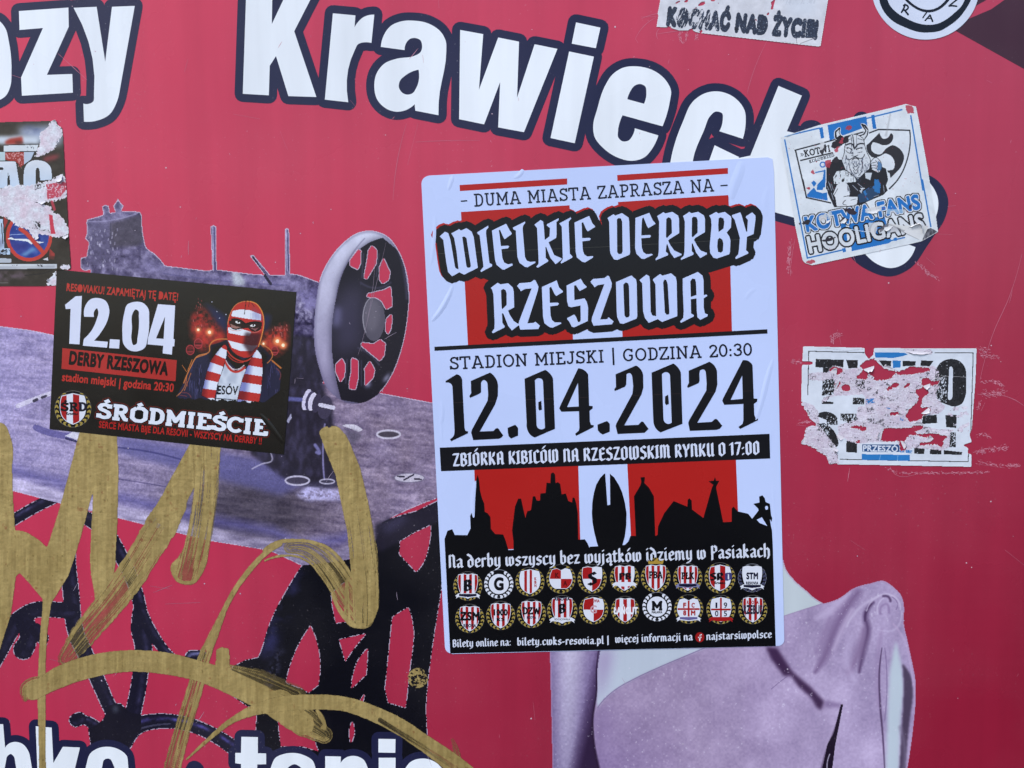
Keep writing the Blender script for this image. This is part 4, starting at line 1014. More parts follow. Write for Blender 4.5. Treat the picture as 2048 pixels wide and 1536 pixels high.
# invitation and venue lines, rule, date
flat([(slab('DUMA MIASTA ZAPRASZA NA', (949, 413.5), (1428.5, 383), 26, .125), (24, 28, 44), 'invitation_lettering', 'nz'),
      (strk(np.array(q(Z1, (485, 489), (553, 484))), 2.6, False, False) + strk(np.array(q(Z2, (1330, 378), (1405, 373))), 2.6, False, False), (24, 28, 44), 'invitation_lettering')], H_P3, poster, M_PAPER)
flat([(P('869,693.5 1534.5,658.5 1535,667 869,701.5'), PBLK, 'rule_line')], H_P3, poster, M_PAPER)
flat([(slab('STADION MIEJSKI | GODZINA 20:30', (900, 739.5), (1504.5, 711), 25.6, .13), (20, 23, 38), 'venue_lettering', 'nz')], H_P3, poster, M_PAPER)
D1 = (890, 720, 6.4); D2 = (1200, 700, 6.4)
date = [P(s, D1) for s in (
 '8,268 148,182 195,205~ 218,250 222,330 250,870 262,905 296,915 292,938 80,1040 62,1012 100,985~ 118,950 122,900 95,340 70,300~ 8,288',
 '330,268 575,160 620,195~ 668,275~ 678,350 676,460 640,570 445,915 620,908 650,875 680,872 744,965 725,992 690,1008 360,1025 335,930 345,890 545,520 552,440 545,330 520,265~ 495,255~ 470,275~ 460,300 462,410 440,432 320,485 312,462 335,425',
 '802,868 900,828 935,870 935,968 845,1005 815,975 805,930',
 '1018,240 1282,125 1345,175~ 1382,235 1408,880 1150,992 1095,960~ 1050,880~ 1045,800/1150,260 1195,232~ 1240,245~ 1255,290 1280,870 1235,888~ 1190,870~ 1172,830',
 '1195,540 1232,520 1240,635 1208,646 1195,625',
 '1705,105 1790,135~ 1832,185 1845,585 1890,590 1890,620 1850,650 1855,790 1870,830 1905,835 1900,860 1680,970 1665,945 1712,905 1720,870 1715,655 1490,662 1462,620 1475,585/1702,290 1712,595 1562,602')] + \
 [P(s, D2) for s in (
 '-32,955 90,908 125,945 125,1045 35,1082 0,1060 -28,1030',
 '200,310 462,198 520,245~ 552,320 555,480 530,570 310,965 490,958 530,915 555,920 622,1010 570,1060 225,1075 200,975 210,940 415,560 425,460 412,340 380,295~ 340,310 335,440 320,470 190,525 182,505 205,470',
 '660,290 938,172 1000,225~ 1035,290 1055,945 775,1055 720,1010~ 685,930 680,850/792,310 840,282~ 880,295~ 897,340 918,930 870,946~ 830,925~ 812,880',
 '832,595 872,572 882,690 845,705 832,680',
 '1135,265 1400,150 1460,195~ 1497,270 1502,440 1480,530 1245,930 1430,920 1470,882 1498,885 1566,970 1530,1010 1490,1022 1150,1035 1130,935 1140,900 1360,520 1365,430 1355,295 1330,250~ 1280,262 1272,300 1275,395 1260,425 1125,485 1115,465 1138,420',
 '1828,130 1915,150~ 1952,195 1968,620 2015,625 2010,660 1970,690 1975,830 1990,865 2022,880 2020,900 1795,1010 1772,985 1825,945 1835,900 1835,690 1590,702 1565,650 1575,620/1820,325 1828,625 1672,638')]
def banding(polys, line, w_):
    """the printer's faint banding line, where it crosses black ink"""
    return bool_loops([[d[0] for d in polys], [h_ for d in polys for h_ in d[1:]], strk(np.array(line), w_, False, False)], lambda k: k[0] and not k[1] and k[2])
flat([(d, PBLK, 'date_lettering') for d in date] + [(banding(date, [(888, 806), (1520, 781)], .9), (46, 36, 36), 'date_lettering')], H_P3, poster, M_PAPER)
# banner, skyline and dark base panel
sky_l = q(Z5, (155, 1470), (185, 1385), (235, 1368), (262, 1430), (395, 1432), (430, 1360), (425, 1230), (440, 1195), (470, 1190), (465, 1120), (480, 1020), (490, 840), (505, 790), (520, 850), (530, 960), (550, 1040), (575, 1100), (580, 1185), (610, 1200), (640, 1240), (645, 1365), (690, 1420), (775, 1425), (805, 1500), (830, 1589), (885, 1587), (884, 1500), (870, 1380), (900, 1130), (935, 1045), (965, 1045), (985, 1140), (1010, 1250), (1030, 1180), (1070, 1165), (1090, 1020), (1115, 1020), (1130, 1065), (1165, 1065), (1170, 990), (1225, 985), (1235, 875), (1275, 880), (1280, 780), (1305, 765), (1325, 790), (1330, 880), (1355, 870), (1380, 890), (1395, 1000), (1440, 990), (1465, 1070), (1505, 1085), (1510, 1035), (1530, 1035), (1550, 1100), (1565, 1200), (1570, 1480), (1640, 1475), (1670, 1520), (1690, 1570))
sky_m = q(Z7, (1750, 195), (1845, 190))
sky_r = q(Z6, (262, 1536), (300, 1500), (322, 1440), (380, 1440), (360, 1020), (425, 910), (438, 870), (430, 820), (475, 815), (470, 880), (520, 930), (570, 1020), (585, 1440), (610, 1430), (615, 1340), (680, 1200), (780, 1070), (925, 1130), (930, 1060), (945, 1040), (970, 1065), (975, 1160), (1095, 1250), (1185, 930), (1200, 900), (1150, 860), (1205, 855), (1218, 815), (1230, 855), (1265, 855), (1240, 900), (1230, 930), (1305, 1295), (1395, 1290), (1395, 1150), (1415, 1130), (1460, 1180), (1570, 1205), (1612, 1258), (1680, 1170), (1675, 1150), (1625, 1100), (1690, 1085), (1685, 1025), (1720, 1008), (1745, 1040), (1755, 1080), (1800, 1100), (1812, 1220), (1825, 1250), (1818, 1290), (1800, 1262), (1810, 1330), (1822, 1380), (1830, 1536))
panel_ = sky_l + sky_m + sky_r + [(1545, 1075), (1551.5, 1292), (900.5, 1307), (889, 1078)]
mon = q(Z5, (1845, 780), (1800, 830), (1760, 900), (1735, 990), (1720, 1080), (1715, 1200), (1722, 1300), (1740, 1400), (1765, 1500), (1790, 1580)) + q(Z6, (235, 1545), (262, 1450), (278, 1330), (281, 1200), (262, 1080), (235, 980), (200, 900), (150, 820), (105, 780), (108, 1110), (78, 1115), (55, 780))
manhole = [np.array(q(Z6, (1660, 1268), (1715, 1242), (1772, 1335), (1690, 1302))), ell(1200 + 1765/5.297, 800 + 1142/5.297, 3, 4)]
flat([([np.array(panel_)], (7, 7, 11), 'skyline'), ([np.array(mon)], (7, 7, 11), 'skyline'), (manhole, PAPER, 'skyline')], H_P2, poster, M_PAPER)
ban = flat([(P('879.4,895.3 1539,867.6 1540.4,917 882,942.5'), PBLK, 'banner')], H_P2, poster, M_PAPER)['banner']
flat([(nib('ZBIÓRKA KIBICÓW NA RZESZOWSKIM RYNKU O 17:00', (905.5, 933), (1519, 908.5), 26.5, .185, sp=.06), (206, 214, 236), 'banner_lettering', 'nz')], H_P3, ban, M_PAPER)
WL = (206, 212, 228)
flat([(nib('Na derby wszyscy bez wyjątków idziemy w Pasiakach', (898, 1136), (1540, 1113.5), 26.5, .17, th=.05), WL, 'slogan_lettering', 'nz')], H_P3, poster, M_PAPER)
fl = [(nib('Bilety online na:', (905.6, 1294.5), (1021.5, 1291), 15.5, .17, th=.06), WL, 'footer_lettering', 'nz'),
      (nib('bilety.cwks-resovia.pl |', (1034.7, 1291), (1217.5, 1287.5), 15.5, .17, th=.06), WL, 'footer_lettering', 'nz'),
      (nib('więcej informacji na', (1230.5, 1285.5), (1386, 1280.5), 15.5, .17, th=.06), WL, 'footer_lettering', 'nz'),
      (nib('najstarsiwpolsce', (1413, 1280), (1544, 1275.5), 15.5, .17, th=.06), WL, 'footer_lettering', 'nz')]
flat(fl, H_P3, poster, M_PAPER)
flat([([ell(1399.6, 1274.5, 9.2, 10, 20)], (150, 24, 24), 'social_icon'),
      (strk(np.array([(1403.5, 1269), (1400.5, 1270), (1399.8, 1273), (1399.4, 1282)]), 2.2, False, False) + strk(np.array([(1396.2, 1275), (1403, 1274.4)]), 2, False, False), (225, 225, 232), 'social_icon')], H_P3, poster, M_PAPER)

# ------------------------------------------------------------------ club crests
GOLD, CW, CR, CK = (158, 138, 66), (214, 218, 230), (158, 26, 28), (9, 9, 14)
def wreath(cx, cy, r, col, n=9, a0=-62, a1=78, edge=(120, 118, 110), fat=1.0):
    """two laurel branches that meet at the foot"""
    ly = []
    lf = []
    for sd_ in (-1, 1):
        for k in range(n):
            a = math.radians(90 - sd_ * (12 + k * (150 - 12) / (n - 1)))
            for rr, tilt in ((.93, .6), (1.03, -.4)):
                x, y = cx + r * rr * math.cos(a), cy + r * rr * math.sin(a)
                lf.append(ell(x, y, r * .125, r * .047 * fat, 7, a + math.pi / 2 + sd_ * tilt))
    ring_ = ell(cx, cy, r * 1.10, r * 1.10, 30)
    ly.append(([ring_], edge, 'wreath')); ly.append(([ell(cx, cy, r * 1.075, r * 1.075, 30)], CK, 'wreath'))
    ly.append((lf, col, 'wreath', 'nz'))
    return ly
SHIELD = '-.66,-.78 -.3,-.86 0,-.8 .3,-.86 .66,-.78 .64,.1~ .48,.52~ 0,.88 -.48,.52~ -.64,.1~'
CURVED = '-.62,-.72 0,-.86 .62,-.72 .72,-.1~ .58,.45~ 0,.85 -.58,.45~ -.72,-.1~'
SQUARE = '-.62,-.66 -.3,-.74 0,-.6 .3,-.74 .62,-.66 .62,.5~ .4,.68 -.4,.68 -.62,.5~'
def shp(s, cx, cy, r, k=1.0): return [np.array([cx, cy]) + c * r * k for c in P(s)]
SK = 1.10
def clipx(poly, x0, x1):
    """vertical slice of a polygon"""
    out = np.asarray(poly)
    for lim, sg in ((x0, 1), (x1, -1)):
        res = []
        for i in range(len(out)):
            a, b = out[i], out[(i + 1) % len(out)]
            ia, ib = (a[0] - lim) * sg >= 0, (b[0] - lim) * sg >= 0
            if ia: res.append(a)
            if ia != ib: res.append(a + (b - a) * (lim - a[0]) / (b[0] - a[0]))
        out = np.array(res)
        if len(out) < 3: return None
    return out
def flipclip(poly, y0, y1):
    c = clipx(np.asarray(poly)[:, ::-1], y0, y1)
    return None if c is None else c[:, ::-1]
def crest(cx, cy, r, shape=SHIELD, pat='stripes', ns=7, text=(), wr=GOLD, ribbon=None, crown=False, dark=False, label=None):
    ly = []
    if wr is not None: ly += wreath(cx, cy, r, wr, edge=(104, 102, 98) if wr is GOLD else (150, 154, 166), fat=1.15 if wr is GOLD else 1.6)
    if shape:
        s0 = shp(shape, cx, cy, r, SK * 1.05); ly.append((s0, (20, 20, 26), 'shield'))
        ly.append((shp(shape, cx, cy, r, SK), CK if dark else CW, 'shield'))
        s2 = shp(shape, cx, cy, r, SK * .95)[0]; x0, x1 = s2[:, 0].min(), s2[:, 0].max(); y0, y1 = s2[:, 1].min(), s2[:, 1].max()
        if pat == 'stripes':
            for k in range(0, ns, 2):
                c = clipx(s2, x0 + (x1 - x0) * k / ns, x0 + (x1 - x0) * (k + 1) / ns)
                if c is not None: ly.append(([c], CR, 'shield'))
        elif pat == 'quarter':
            for a, b, c_, d_ in ((x0, cx, y0, cy), (cx, x1, cy, y1)):
                c = clipx(s2, a, b); c = flipclip(c, c_, d_)
                if c is not None: ly.append(([c], CR, 'shield'))
        elif pat == 'two':
            for a, b in ((-.42, -.22), (-.02, .16)):
                c = clipx(s2, cx + a * r, cx + b * r)
                ly.append(([c], CR, 'shield'))
        elif pat == 'cross':
            ly.append(([clipx(s2, cx - .07 * r, cx + .07 * r), ], CR, 'shield')); ly.append(([flipclip(s2, cy - .07 * r, cy + .07 * r)], CR, 'shield'))
    else:
        ly.append(([ell(cx, cy, r * .76, r * .76, 26)], CW, 'shield'))
    if crown:
        ly.append((shp('-.52,-1.0 -.62,-1.34 -.34,-1.16 -.22,-1.38 0,-1.5 .22,-1.38 .34,-1.16 .62,-1.34 .52,-1.0', cx, cy, r), (168, 138, 58), 'crown'))
    if ribbon:
        yy, c1, c2, tx = ribbon
        ly.append((shp('-.95,%.2f -.7,%.2f .7,%.2f .95,%.2f .84,%.2f .9,%.2f .7,%.2f 0,%.2f -.7,%.2f -.9,%.2f -.84,%.2f' % (yy + .08, yy - .1, yy - .1, yy + .08, yy + .14, yy + .3, yy + .16, yy + .24, yy + .16, yy + .3, yy + .14), cx, cy, r), c1, 'ribbon'))
        ly.append((shp('-.66,%.2f .66,%.2f .66,%.2f 0,%.2f -.66,%.2f' % (yy - .06, yy - .06, yy + .1, yy + .18, yy + .1), cx, cy, r), c2, 'ribbon'))
        if tx: ly.append((txt(tx, (cx - .56 * r, cy + (yy + .1) * r), (cx + .56 * r, cy + (yy + .1) * r), .14 * r, .02), CK if sum(c2) > 380 else CW, 'ribbon'))
    for t in text:
        s_, x_, y_, wd_, hh, colr, kind = t
        p0, p1 = (cx + (x_ - wd_ / 2) * r, cy + y_ * r), (cx + (x_ + wd_ / 2) * r, cy + y_ * r)
        g = slab(s_, p0, p1, hh * r, .24) if kind == 's' else (nib(s_, p0, p1, hh * r, .26) if kind == 'n' else txt(s_, p0, p1, hh * r, .055 if kind == 'b' else 0.02))
        if kind in 'sn': ly.append((g, colr, 'monogram', 'nz'))
        else: ly.append((g, colr, 'monogram'))
    root = bpy.data.objects.new('club_crest', None); COL.objects.link(root); root.parent = poster
    root.location = wall(cx, cy, H_P3) - parent_loc(poster)
    if label: root['label'] = label
    flat(ly, H_P3, root, M_PAPER)
K_ = (14, 14, 20)
row1 = [(880 + x / 5.851, 1060 + y / 5.851) for x, y in ((325, 655), (688, 632), (1052, 605), (1415, 572), (1780, 572))] + [(1220 + x / 5.689, 1060 + y / 5.689) for x, y in ((165, 545), (520, 540), (885, 545), (1252, 545), (1618, 545))]
row2 = [(880 + x / 5.851, 1060 + y / 5.851) for x, y in ((348, 1035), (710, 1000), (1070, 975), (1430, 940), (1797, 932))] + [(1220 + x / 5.689, 1060 + y / 5.689) for x, y in ((172, 910), (535, 872), (895, 900), (1262, 905), (1625, 905))]
R_ = 26.5
CB = (20, 20, 46)
crest(*row1[0], R_, SHIELD, ns=7, text=[('B', 0, .38, .62, .85, K_, 'n')], ribbon=(.66, CW, CB, None))
crest(*row1[1], R_, None, wr=CW, text=[('G', 0, .42, .74, .86, K_, 'b')])
crest(*row1[2], R_, CURVED, 'two', text=[('K', .42, -.12, .16, .2, CR, 'b'), ('B', .42, .14, .16, .2, CR, 'b'), ('N', .42, .4, .16, .2, CR, 'b')])
crest(*row1[3], R_, SQUARE, 'quarter', text=[('K', -.3, -.1, .3, .34, (90, 16, 20), 'b'), ('A', .32, .5, .3, .34, (90, 16, 20), 'b')])
crest(*row1[4], R_, SHIELD, 'quarter', text=[('S', 0, .46, .72, .98, K_, 'n')])
crest(*row1[5], R_, SHIELD, ns=6, text=[('PB', .05, .12, .9, .5, K_, 'n')], ribbon=(.42, CW, CW, None))
crest(*row1[6], R_ * 1.02, SHIELD, ns=7, text=[('PBA', 0, .05, 1.0, .48, K_, 's')], crown=True)
crest(*row1[7], R_, SHIELD, ns=7, text=[('PŁK', 0, .08, .95, .48, K_, 's')], ribbon=(.52, (120, 122, 160), CB, None))
crest(*row1[8], R_ * 1.06, CURVED, ns=4, text=[('S', -.5, .18, .5, .55, K_, 'n'), ('R', .02, .18, .5, .55, K_, 'n'), ('D', .6, .18, .5, .55, (60, 60, 110), 'n'), ('Resovia', 0, .44, .8, .2, K_, 'n')])
crest(*row1[9], R_ * .98, SHIELD, 'plain', wr=(64, 66, 92), text=[('STM', 0, .08, .9, .46, CB, 'b'), ('RESOVIA', 0, .5, .95, .2, CB, 'b')], ribbon=(.6, CW, CB, None))
crest(*row2[0], R_, SHIELD, ns=7, text=[('ZSM', 0, .12, 1.5, .58, K_, 'b'), ('RESOVIA', 0, .66, .95, .24, CB, 'b')])
crest(*row2[1], R_, SHIELD, ns=7, text=[('1000', 0, -.02, 1.05, .42, K_, 'b'), ('KS', 0, .42, .6, .26, K_, 'n')])
crest(*row2[2], R_, SHIELD, ns=7, text=[('DZW', 0, .06, 1.3, .5, K_, 's'), ('RESOVIA', 0, .4, .7, .18, CB, 'b')])
crest(*row2[3], R_ * 1.04, SHIELD, ns=7, text=[('RESOVIA', 0, -.72, 1.1, .22, CB, 'b'), ('B', 0, .22, .5, .7, K_, 'n')], ribbon=(.62, CW, CW, 'BOGUCHWAŁA'))
crest(*row2[4], R_, CURVED, 'quarter', text=[('G', 0, .26, .5, .56, (190, 150, 160), 'p'), ('RESOVIA', 0, -.56, .9, .2, CR, 'b'), ('S', -.34, .62, .3, .34, CW, 'b')])
crest(*row2[5], R_ * .96, SHIELD, ns=5, text=[('ŁAŃCUT', .04, .3, 1.9, .5, (226, 228, 236), 'b')])
crest(*row2[6], R_, None, wr=CW, text=[('M', 0, .26, .8, .66, K_, 's'), ('MALAWA', 0, .5, .8, .16, K_, 'b')])
crest(*row2[7], R_, SQUARE, 'cross', text=[('F', -.3, -.12, .24, .34, CR, 'b'), ('C', .34, -.12, .26, .34, CR, 's'), ('8', -.3, .46, .24, .34, CR, 'b'), ('M', .34, .46, .34, .34, CR, 'b')], ribbon=(.66, CW, (96, 90, 140), None))
crest(*row2[8], R_, CURVED, 'cross', text=[('1', -.34, -.12, .14, .4, CB, 'p'), ('9', .34, -.12, .26, .4, CB, 'p'), ('0', -.32, .5, .26, .4, CB, 'p'), ('5', .34, .5, .24, .4, CB, 'p')], ribbon=(.66, CR, CR, None))
crest(*row2[9], R_, SHIELD, ns=7, text=[('RZEBUS', 0, .3, 1.4, .6, (40, 40, 56), 'b'), ('RESOVIA', 0, -.42, .9, .24, CR, 'b')])
# ================================================================== gold paint strokes (under the small dark poster)
def paint(label, draw, box_, h, name='paint_stroke', alpha=None):
    r = Ras(*box_, 1.0)
    cov = np.zeros_like(r.X)
    cov = np.clip(draw(r), 0, 1)
    X, Y = r.X, r.Y
    n1 = fbm(X / 40, Y / 40, 3) - .5; n2 = fbm(X / 4, Y / 7, 4, 3) - .5
    base = np.array([160, 139, 86]) + n1[..., None] * np.array([26, 25, 22]) + n2[..., None] * np.array([13, 12, 9]) + (fbm(X / 5, Y / 70, 23, 3) - .5)[..., None] * np.array([40, 38, 28])
    red = np.clip((fbm(X / 12, Y / 12, 8) - .74) * 8, 0, 1)[..., None]
    base = base * (1 - red * .5) + np.array([120, 70, 40]) * red * .5
    dots = np.clip((fbm(X / 5, Y / 8, 9, 2) - .80) * 8, 0, 1)[..., None]
    r.c = base * (1 - dots * .5) + np.array([98, 82, 40]) * dots * .5
    e = r.blur(cov > .5, 5); r.c *= (1 - .16 * np.clip(1.4 - 2 * e, 0, 1) + .05)[..., None]
    r.l[cov > .06] = 0; r.a = np.clip(cov, 0, 1)
    jj, ii = np.nonzero(r.l == 0)
    o = r.build({0: name}, h, None, M_PAINT)[name]
    o['label'] = label; o['category'] = 'graffiti'; o['group'] = 'gold paint strokes sprayed on the board'
    return o
def rough(r, polys, amt=1.2, nz=True):
    m_ = r.m([c for c in polys], nz)
    f = r.blur(m_, 2.5) + (fbm(r.X / 3.5, r.Y / 3.5, 17, 3) - .5) * .3 * amt
    return np.clip((f - .5) * 6 + .5, 0, 1) * (f > .44)
def dry(r, pts, wd, d0, d1, sd=1, k=10, edge=.0):
    """a dry brush stroke: streaks along it, coverage from d0 (start) to d1 (end)"""
    A_, t, n_ = r.band(pts, wd)
    s_ = A_ / n_
    nz_ = .42 * vn(t * k * .6, A_ / 110, sd) + .38 * vn(t * k * 1.7, A_ / 120, sd + 5) + .20 * vn(t * k * 3.4, A_ / 60, sd + 9)
    th_ = 1 - (d0 + (d1 - d0) * s_)
    ins = (np.abs(t) < 1 + (vn(A_ / 6, t * 0, sd + 2) - .5) * .10)
    solid = np.clip((nz_ - th_) / .07 + .5, 0, 1) * .94
    film_ = FILM * np.clip(1.15 - .5 * s_, 0, 1) * (.6 + .8 * vn(t * 3, A_ / 50, sd + 3))
    rim_ = np.clip((np.abs(t) - .84) / .1, 0, 1) * edge * 3
    return ins * np.clip(np.maximum.reduce([solid, film_, rim_]), 0, 1)
FILM = .42
one = lambda r: 0
paint('broad gold W-shaped stroke with a thin drip running down', lambda r: np.maximum.reduce([
    rough(r, P('-12,845 8,848~ 19,868~ 24,930 26,1000 30,1060 32,1150 22,1227 0,1298 -30,1400 -70,1420 -60,1100 -40,860') + P('161,856 205,856 187,977 174,1028 162,1071 150,1112 137,1151 109,1196 103,1206 86,1199 59,1167 40,1146 31,1152 24,1062 47,1063~ 64,1071~ 84,1085 94,1096 117,1024 137,950') + P('183,856 233,858 237,940 235,1040 231,1110 226,1150~ 216,1172~ 207,1188 204,1201 190,1200 188,1180 182,1150 180,1120 183,1050 187,977')),
    rough(r, strk(L('95,1190 93,1215 88,1260 84,1330 83,1390 84,1470 85,1545 84,1620'), [20, 16, 14, 14, 16, 14, 13, 10]))]), (-80, 840, 250, 1640), .00016)
paint('long diagonal gold stroke below the small black poster, fading to dry streaks', lambda r: np.maximum.reduce([
    rough(r, strk(L('410,880 385,930 355,985 335,1030'), [46, 50, 50, 50])),
    dry(r, L('345,1010 322,1052 290,1105 255,1160 215,1212 165,1272 132,1318'), [58, 64, 60, 60, 56, 50, 34], .74, .36, 3, 10, .2)]), (110, 860, 450, 1330), .00018)
paint('short thick gold stroke ending in a rounded blob beside the long diagonal one', lambda r: np.maximum(
    rough(r, P('384,870 442,870 437,980 426,1060 416,1110 405,1146~ 385,1169~ 362,1168~ 345,1151~ 341,1133~ 354,1118 368,1095 378,1050 388,980')) * np.clip(dry(r, L('412,860 408,1000 372,1175'), 90, .56, .50, 9, 16) + .12, 0, 1), rough(r, strk(L('358,1120 346,1138 358,1162 384,1164 402,1142'), 7))), (330, 860, 450, 1180), .00020)
paint('gold hook-shaped stroke with a thin curling tail beside the big poster', lambda r: np.maximum.reduce([
    rough(r, P('638,865 644,857~ 655,852 658,858 661,853 674,853~ 687,865~ 700,886 721,938 733,990 741,1026 755,1102 758,1192 755,1221~ 741,1248~ 724,1257~ 704,1250~ 688,1232 690,1160 703,1153 694,1060 681,1000 671,950 650,898')) * np.clip(dry(r, L('662,845 700,950 725,1080 735,1265'), 110, .90, .52, 21, 18) + .22, 0, 1),
    rough(r, strk(L('664,1186 672,1206 688,1232 706,1250 726,1252'), [5, 8, 10, 10, 8])),
    dry(r, L('725,1235 690,1180 660,1135 640,1113 612,1096 580,1094'), [44, 50, 46, 42, 36, 26], .44, .42, 5, 12, .2),
    rough(r, strk(L('703,1153 680,1118 655,1095 625,1084 590,1081 555,1085 530,1101'), [6, 6, 6, 6, 7, 8, 10])),
    rough(r, strk(L('664,1186 640,1150 622,1128 590,1112 560,1112 528,1122'), [3, 3, 4, 4, 5, 3])),
    rough(r, strk(L('560,1088 533,1105 499,1140 471,1178 439,1241 418,1297'), [10, 10, 11, 10, 10, 14])),
    dry(r, L('445,1228 428,1268 410,1310 398,1350 380,1410 362,1470 342,1545 325,1610'), [12, 18, 24, 30, 32, 32, 34, 30], .58, .48, 6, 7, .25)]), (300, 840, 770, 1630), .00022)
paint('wide gold arch crossing the black scrollwork of the sewing machine stand', lambda r: np.maximum.reduce([
    rough(r, strk(L('66,1386 113,1357 181,1333 255,1322 326,1326 397,1342 454,1362 520,1394 570,1422 606,1448'), [30, 42, 45, 43, 44, 40, 46, 48, 48, 46])),
    dry(r, L('80,1372 58,1380 50,1398'), [40, 36, 10], .7, .5, 7), rough(r, P('431,1345 432,1300 444,1294 458,1298 460,1350'), 2),
    dry(r, L('560,1410 610,1445 648,1470'), [60, 58, 34], .58, .46, 8, 12, .2), rough(r, P('585,1440 600,1455 625,1470 646,1474 652,1462 640,1456 646,1450 630,1420 636,1418 652,1446~ 650,1468~ 636,1478~ 610,1468~ 580,1452'), 1.5),
    dry(r, L('462,1338 520,1362 590,1392'), [18, 46, 44], .45, .38, 12, 16)]), (40, 1280, 670, 1490), .00024)
paint('long gold curve sweeping from thin tail to the bottom edge below the big poster', lambda r: np.maximum(
    rough(r, strk(L('372,1520 411,1484 467,1439 509,1420 555,1409 624,1404 694,1409 746,1427 799,1453 851,1488 904,1526 940,1556 985,1600'), [3, 7, 12, 22, 30, 31, 29, 31, 33, 33, 38, 40, 34]), 1.4) * (1 - dry(r, L('760,1440 840,1490 930,1550'), 10, .5, .3, 4, 5) * .9),
    dry(r, L('915,1545 912,1500 905,1480'), [18, 12, 6], .5, .2, 3)), (340, 1380, 1020, 1630), .00026)
paint('small speckled round gold dab on the black stand leg', lambda r: (r.m([ell(835.5, 1356, 20.5, 20)]) & (fbm(r.X / 3.2, r.Y / 3.2, 31, 3) > .40 + .10 * ((r.X - 830) ** 2 + (r.Y - 1360) ** 2 < 60))) * 1.0, (812, 1332, 860, 1380), .00016)

# ================================================================== small dark match poster
BLK = (27, 24, 20); BRED = (182, 48, 40)
mini = thing('small_match_poster', 'small landscape black poster with a masked fan in a striped scarf and a white date', 'poster', px=(345, 722))
TB = (80, 520, 3.793)
sheet('vinyl_sheet', P('127,72 1945,243 1850,1475 72,1283', TB)[0], BLK, H_SH, mini, M_VINYL)
def tq(x, y, T=TB): return (T[0] + x / T[2], T[1] + y / T[2])
flat([(txt('RESOVIAKU! ZAPAMIĘTAJ TĘ DATĘ!', tq(200, 233), tq(1045, 308), 55 / 3.793, .028), BRED, 'invitation_lettering')], H_P1, mini, M_VINYL)
date2 = [P(s, TB) for s in ('190,340 270,275 318,272 300,640 222,635 232,370 195,372', '335,430 345,345~ 385,297~ 440,288~ 500,312~ 525,370~ 515,450~ 475,530~ 410,612 515,620 508,665 325,650 332,600 400,520~ 430,450~ 442,390~ 432,366~ 418,378~ 410,432',
    '530,600 605,605 600,672 525,668', '640,400~ 660,340~ 715,318~ 780,325~ 822,370~ 828,440~ 815,600~ 795,665~ 740,692~ 680,685~ 635,640~ 625,560~/705,400~ 725,375~ 745,385~ 750,430~ 740,590~ 728,640~ 708,645~ 695,610~ 698,520~', '895,335 1025,345 1012,600 1022,602 1018,655 1005,655 1000,718 930,708 935,650 815,640 820,590/948,430 938,598 880,594')]
flat([(d, (212, 218, 238), 'date_lettering') for d in date2], H_P1, mini, M_VINYL)
bar = flat([(P('170,668 1038,760 1028,920 163,825', TB), (170, 46, 42), 'red_bar')], H_P1, mini, M_VINYL)['red_bar']
flat([(txt('DERBY RZESZOWA', tq(217, 786), tq(968, 872), 92 / 3.793, .055), (22, 14, 14), 'bar_lettering')], H_P2, bar, M_VINYL)
flat([(txt('stadion miejski | godzina 20:30', tq(165, 915), tq(1012, 1000), 60 / 3.793, .03), BRED, 'venue_lettering')], H_P1, mini, M_VINYL)
sr = [c for c in slab('ŚRÓDMIEŚCIE', tq(425, 1195), tq(1728, 1332), 112 / 3.793, .225)]
sru = union(sr)
flat([(union([p_ for c in sru for p_ in [c] + strk(simp(c, .3), 6.4, True, True, 8)]), (118, 34, 28), 'club_lettering'), (union([p_ for c in sru for p_ in [c] + strk(simp(c, .3), 4.6, True, True, 8)]), (12, 11, 11), 'club_lettering'), (sru, (220, 226, 238), 'club_lettering')], H_P1, mini, M_VINYL)
flat([(txt('SERCE MIASTA BIJE DLA RESOVII - WSZYSCY NA DERRBY !!', tq(445, 1270), tq(1680, 1398), 48 / 3.793, .03), (172, 34, 30), 'slogan_lettering')], H_P2, mini, M_VINYL)
poster_, poster = poster, mini
crest(*tq(250, 1130), 33.5, CURVED, ns=4, text=[('Ś', -.5, .12, .5, .5, K_, 's'), ('R', .04, .12, .5, .5, K_, 's'), ('D', .58, .12, .5, .5, (24, 24, 40), 's'), ('Resovia', -.05, .36, .7, .18, K_, 'n')])
poster = poster_
